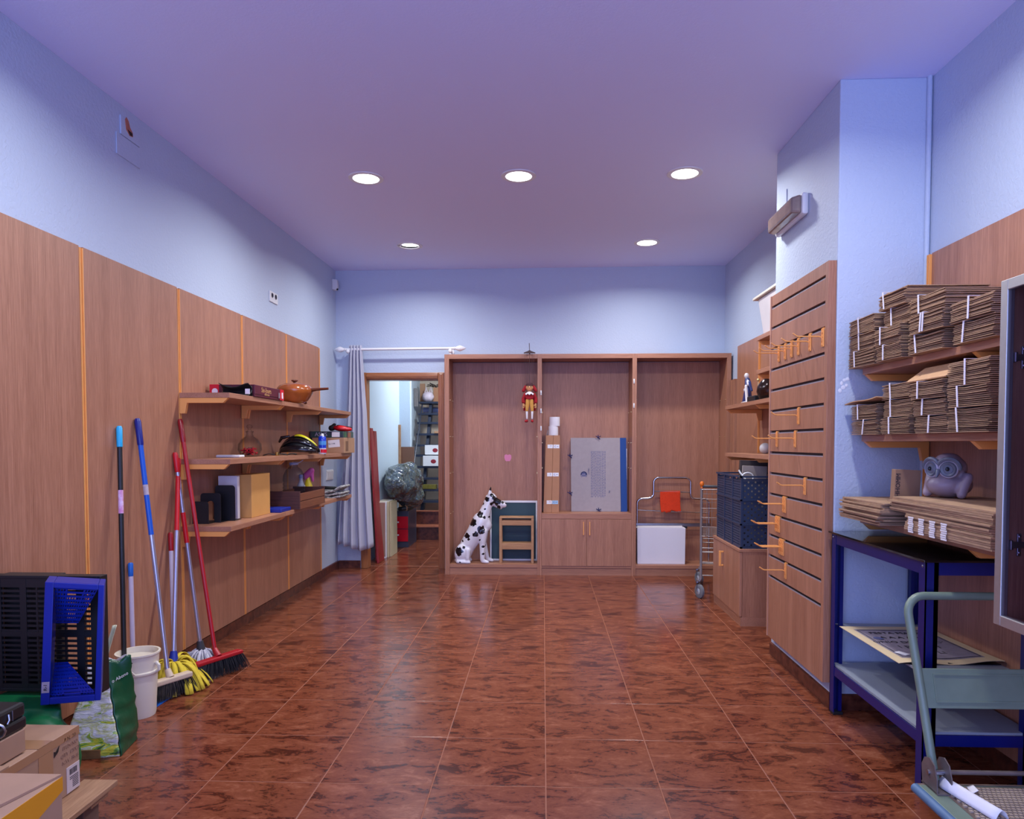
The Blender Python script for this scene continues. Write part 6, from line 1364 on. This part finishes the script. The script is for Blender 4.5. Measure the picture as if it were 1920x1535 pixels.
def drawers():
    DG = mat('dark_grey_laminate', (62, 62, 78), .35, var=.15, scale=14); RD_ = mat('red_lacquer', (196, 16, 36), .25)
    x0, x1, y0, y1, z1 = -1.895, -1.668, 8.69, 9.24, .452; t = thing('drawer_unit', 'small dark grey drawer unit with two red drawers in the storeroom', 'drawers', ((x0 + x1) / 2, (y0 + y1) / 2, 0))
    B(x0, x1, y0, y1, 0, z1).build('body', DG, t, bevel=.003)
    for z in (.075, .235):
        d = B(x0 + .002, x1 - .004, y0 - .016, y0 - .0005, z, z + .152).build('drawer', RD_, t, bevel=.002); B(x0 + .05, x1 - .115, y0 - .03, y0 - .0165, z + .072, z + .09).build('handle', WPLASTIC, d, bevel=.004)
    return z1
dz_ = drawers() + .0005
def FILM():
    m, nt, b, N, L = _new('crinkled_film_over_dark_goods'); tc = N.new('ShaderNodeTexCoord')
    n = N.new('ShaderNodeTexNoise'); n.inputs['Scale'].default_value = 6; n.inputs['Detail'].default_value = 4; n.inputs['Distortion'].default_value = 1.2; L.new(tc.outputs['Object'], n.inputs['Vector'])
    r = N.new('ShaderNodeValToRGB'); e = r.color_ramp.elements; e[0].position = .3; e[0].color = s2l((38, 40, 62)); e[1].position = .72; e[1].color = s2l((120, 140, 138))
    for p, c in ((.42, (66, 78, 84)), (.5, (86, 92, 78)), (.58, (70, 84, 104))): x = e.new(p); x.color = s2l(c)
    L.new(n.outputs['Fac'], r.inputs['Fac']); L.new(r.outputs['Color'], b.inputs['Base Color']); b.inputs['Roughness'].default_value = .2; b.inputs['Coat Weight'].default_value = .6
    v = N.new('ShaderNodeTexVoronoi'); v.feature = 'DISTANCE_TO_EDGE'; v.inputs['Scale'].default_value = 7; n3 = N.new('ShaderNodeTexNoise'); n3.inputs['Scale'].default_value = 5; L.new(tc.outputs['Object'], n3.inputs['Vector'])
    ad = N.new('ShaderNodeVectorMath'); ad.operation = 'ADD'; L.new(tc.outputs['Object'], ad.inputs[0]); L.new(n3.outputs['Color'], ad.inputs[1]); L.new(ad.outputs[0], v.inputs['Vector'])
    bp = N.new('ShaderNodeBump'); bp.inputs['Strength'].default_value = .8; bp.inputs['Distance'].default_value = .05; L.new(v.outputs['Distance'], bp.inputs['Height']); L.new(bp.outputs['Normal'], b.inputs['Normal']); return m
def wrapped():
    t = thing('wrapped_bundle', 'bulky bundle wrapped in clear plastic bag on the red drawers', 'bag', (-1.70, 8.7, dz_)); m = MB()
    c = Vector((-1.71, 8.62, dz_))
    m.ell(c + Vector((-.02, -.02, .37)), (.235, .60, .27)); m.ell(c + Vector((.04, .25, .17)), (.2, .34, .17)); m.ell(c + Vector((.06, .1, .42)), (.17, .42, .2))
    m.v = [Vector((max(p.x, -1.885), p.y, max(p.z, (.645 if p.y < 8.34 else dz_ + .001)))) for p in m.v]
    bg_ = m.build('plastic_bag', FILM(), t); remesh(bg_, .016, 3)
    tex = bpy.data.textures.new('crumple', 'CLOUDS'); tex.noise_scale = .2; tex.noise_depth = 2
    d = bg_.modifiers.new('crumple', 'DISPLACE'); d.texture = tex; d.strength = .12; d.mid_level = .8; d.texture_coords = 'LOCAL'
    MB().tube([c + Vector((-.06, .02, .03)), c + Vector((-.02, .0, .035)), c + Vector((.02, .02, .04))], .028, 10).build('dark_foot', BLACK, t, smooth=True)
    B(-1.70, -1.675, 8.72, 8.74, dz_, dz_ + .10).build('wooden_bracket', PINE, t) if 0 else None
    t = thing('wood_offcut', 'small wooden block standing on front of the red drawers', 'block', (-1.70, 8.73, dz_)); B(-1.715, -1.69, 8.71, 8.75, dz_, dz_ + .095).build('block', PINE, t, bevel=.001)
wrapped()
t = thing('cardboard_sheet', 'brown cardboard panel leaning on the storeroom pier', 'cardboard', (-1.79, 9.27, 0)); B(-1.885, -1.70, 9.255, 9.28, 0, 1.245).build('panel', mat('dark_cardboard', (128, 88, 66), .7), t)
t = thing('wooden_plank', 'narrow raw plank leaning on the storeroom wall behind the wrapped bundle', 'plank', (-1.885, 9.24, 0)); B(-1.898, -1.868, 9.225, 9.25, 0, 1.535).build('plank', PINE, t)
# tiled landing and open metal stair
st_ = struct(thing('trim_1', '', '', (-.9, 9.7, 0))); del st_['label']; del st_['category']
for (y0, y1, z0, z1) in ((9.37, 9.64, 0, .18), (9.64, 10.88, 0, .365)):
    B(-1.895, .15, y0, y1, z0, z1 - .012).build('riser', SKIRT, st_); 
    for k in range(5): B(-1.895 + .43 * k + .002, min(.15, -1.895 + .43 * (k + 1)) - .002, y0 - .014, y1 - .001, z1 - .0115, z1).build('tread_tile', mat('salmon_tile', (176, 104, 76), .3, var=.25, scale=16), st_)
def stair():
    DS = mat('dark_blue_steel', (38, 46, 66), .4); t = thing('metal_stair', 'steep open dark blue steel stair in the storeroom', 'stair', (-1.3, 10.1, .365))
    zs = [.50, .655, .81, .97, 1.13, 1.275, 1.435, 1.60, 1.735, 1.905]; n = len(zs)
    for k, z in enumerate(zs):
        y = 9.70 + .075 * k; B(-1.83, -.95, y, y + (.20 if k < n - 1 else .35), z - .03, z).build('tread', DS, t, bevel=.002)
    for x in (-1.68, -1.36, -1.04):
        MB().hexa([(x - .022, 9.74, .365), (x + .022, 9.74, .365), (x + .022, 9.86, .365), (x - .022, 9.86, .365), (x - .022 + .02, 10.42, 1.875), (x + .022 + .02, 10.42, 1.875), (x + .022 + .02, 10.54, 1.875), (x - .022 + .02, 10.54, 1.875)]).build('stringer', DS, t)
    for x in (-1.80,): MB().tube([(x, 9.8, .366), (x, 9.8, 1.0), (x + .02, 10.4, 1.87)], .010, 8).build('hand_rail', DS, t)
stair()
def stairstuff():
    zt = 1.9055; PF = mat('pink_white_film', (226, 210, 220), .4, bump=.6, bscale=24)
    t = thing('carrier_bag', 'white plastic carrier bag on top of the storeroom stair', 'bag', (-1.71, 10.5, zt)); m = MB(); c = Vector((-1.71, 10.5, zt)); m.ell(c + Vector((0, 0, .075)), (.085, .07, .08)); m.v = [Vector((p.x + .012 * nz(p * 20), p.y, max(zt + .001, p.z + .012 * nz(p * 17)))) for p in m.v]; remesh(m.build('bag', PF, t), .008, 2)
    for s in (-.03, .04): MB().tube([c + Vector((s - .02, 0, .14)), c + Vector((s, 0, .22)), c + Vector((s + .02, 0, .14))], .008, 6).build('handle', PF, t, smooth=True)
    t = thing('brown_board', 'upright brown board beside the carrier bag on the stair', 'board', (-1.81, 10.62, zt)); B(-1.85, -1.775, 10.6, 10.63, zt, zt + .28).build('board', CARD, t)
    t = thing('brown_carton', 'brown carton with dark dry branches on top of the storeroom stair', 'box', (-1.52, 10.62, zt)); B(-1.64, -1.30, 10.56, 10.7, zt, zt + .22).build('carton', mat('tan_cardboard', (186, 134, 100), .75), t)
    m = MB(); q = random.Random(4)
    for k in range(16): a = Vector((-1.5 + q.uniform(-.16, .12), 10.6, zt + .225)); m.tube([a, a + Vector((q.uniform(-.06, .06), q.uniform(-.03, .03), q.uniform(.01, .05))), a + Vector((q.uniform(-.12, .1), q.uniform(-.04, .04), q.uniform(.0, .07)))], .007, 5)
    m.build('dry_branches', mat('dark_twigs', (52, 40, 36), .9), t, kind='stuff')
    t = thing('paper_bundle', 'bundle of grey papers hanging on wall beside the top of the stair', 'paper', (-1.88, 10.45, 1.83)); 
    for k in range(4): MB().obox((-1.885 + k * .011, 10.4, 1.965), (.008, .14, .27), (0, 0, R(3 * k))).build('sheaf', mat('grey_paper', (166, 160, 160), .8, var=.2, scale=60), t)
    t = thing('lilac_tube', 'lilac plastic tube lying under the top stair tread', 'tube', (-1.4, 10.56, 1.74)); MB().tube([(-1.80, 10.60, 1.79), (-1.1, 10.60, 1.79)], .04, 16).build('tube', mat('lilac_plastic', (150, 158, 206), .4), t, smooth=True)
    for (xa, xb, y, z, h, lb, mt) in ((-1.675, -1.460, 10.02, 1.131, .135, 'upper white box with red print on the stair', 0), (-1.690, -1.475, 9.95, .971, .145, 'lower white box with red print on the stair', 0), (-1.435, -1.310, 9.9, .8105, .15, 'bright red box on the lower stair', 1), (-1.675, -1.490, 9.82, .6555, .06, 'olive package on the lower stair', 2), (-1.450, -1.290, 9.8, .5005, .11, 'yellow and white package on the lowest stair tread', 2), (-1.560, -1.450, 10.15, 1.4355, .03, 'small brown parcel on the middle stair tread', 3)):
        mm = (WPLASTIC, REDP, mat('olive_print', (120, 112, 40), .5, var=.4, scale=22), CARD)[mt]
        t = thing('stair_box', lb, 'box', ((xa + xb) / 2, y, z)); B(xa, xb, y - .05, y + .06, z, z + h).build('box', mm, t, bevel=.002)
        if mt == 0: MB().ell(((xa + xb) / 2 + .04, y - .05, z + h * .45), (.038, .002, .03), n=14, m=8).build('red_motif', mat('dark_red_motif', (140, 30, 44), .5), t)
stairstuff()
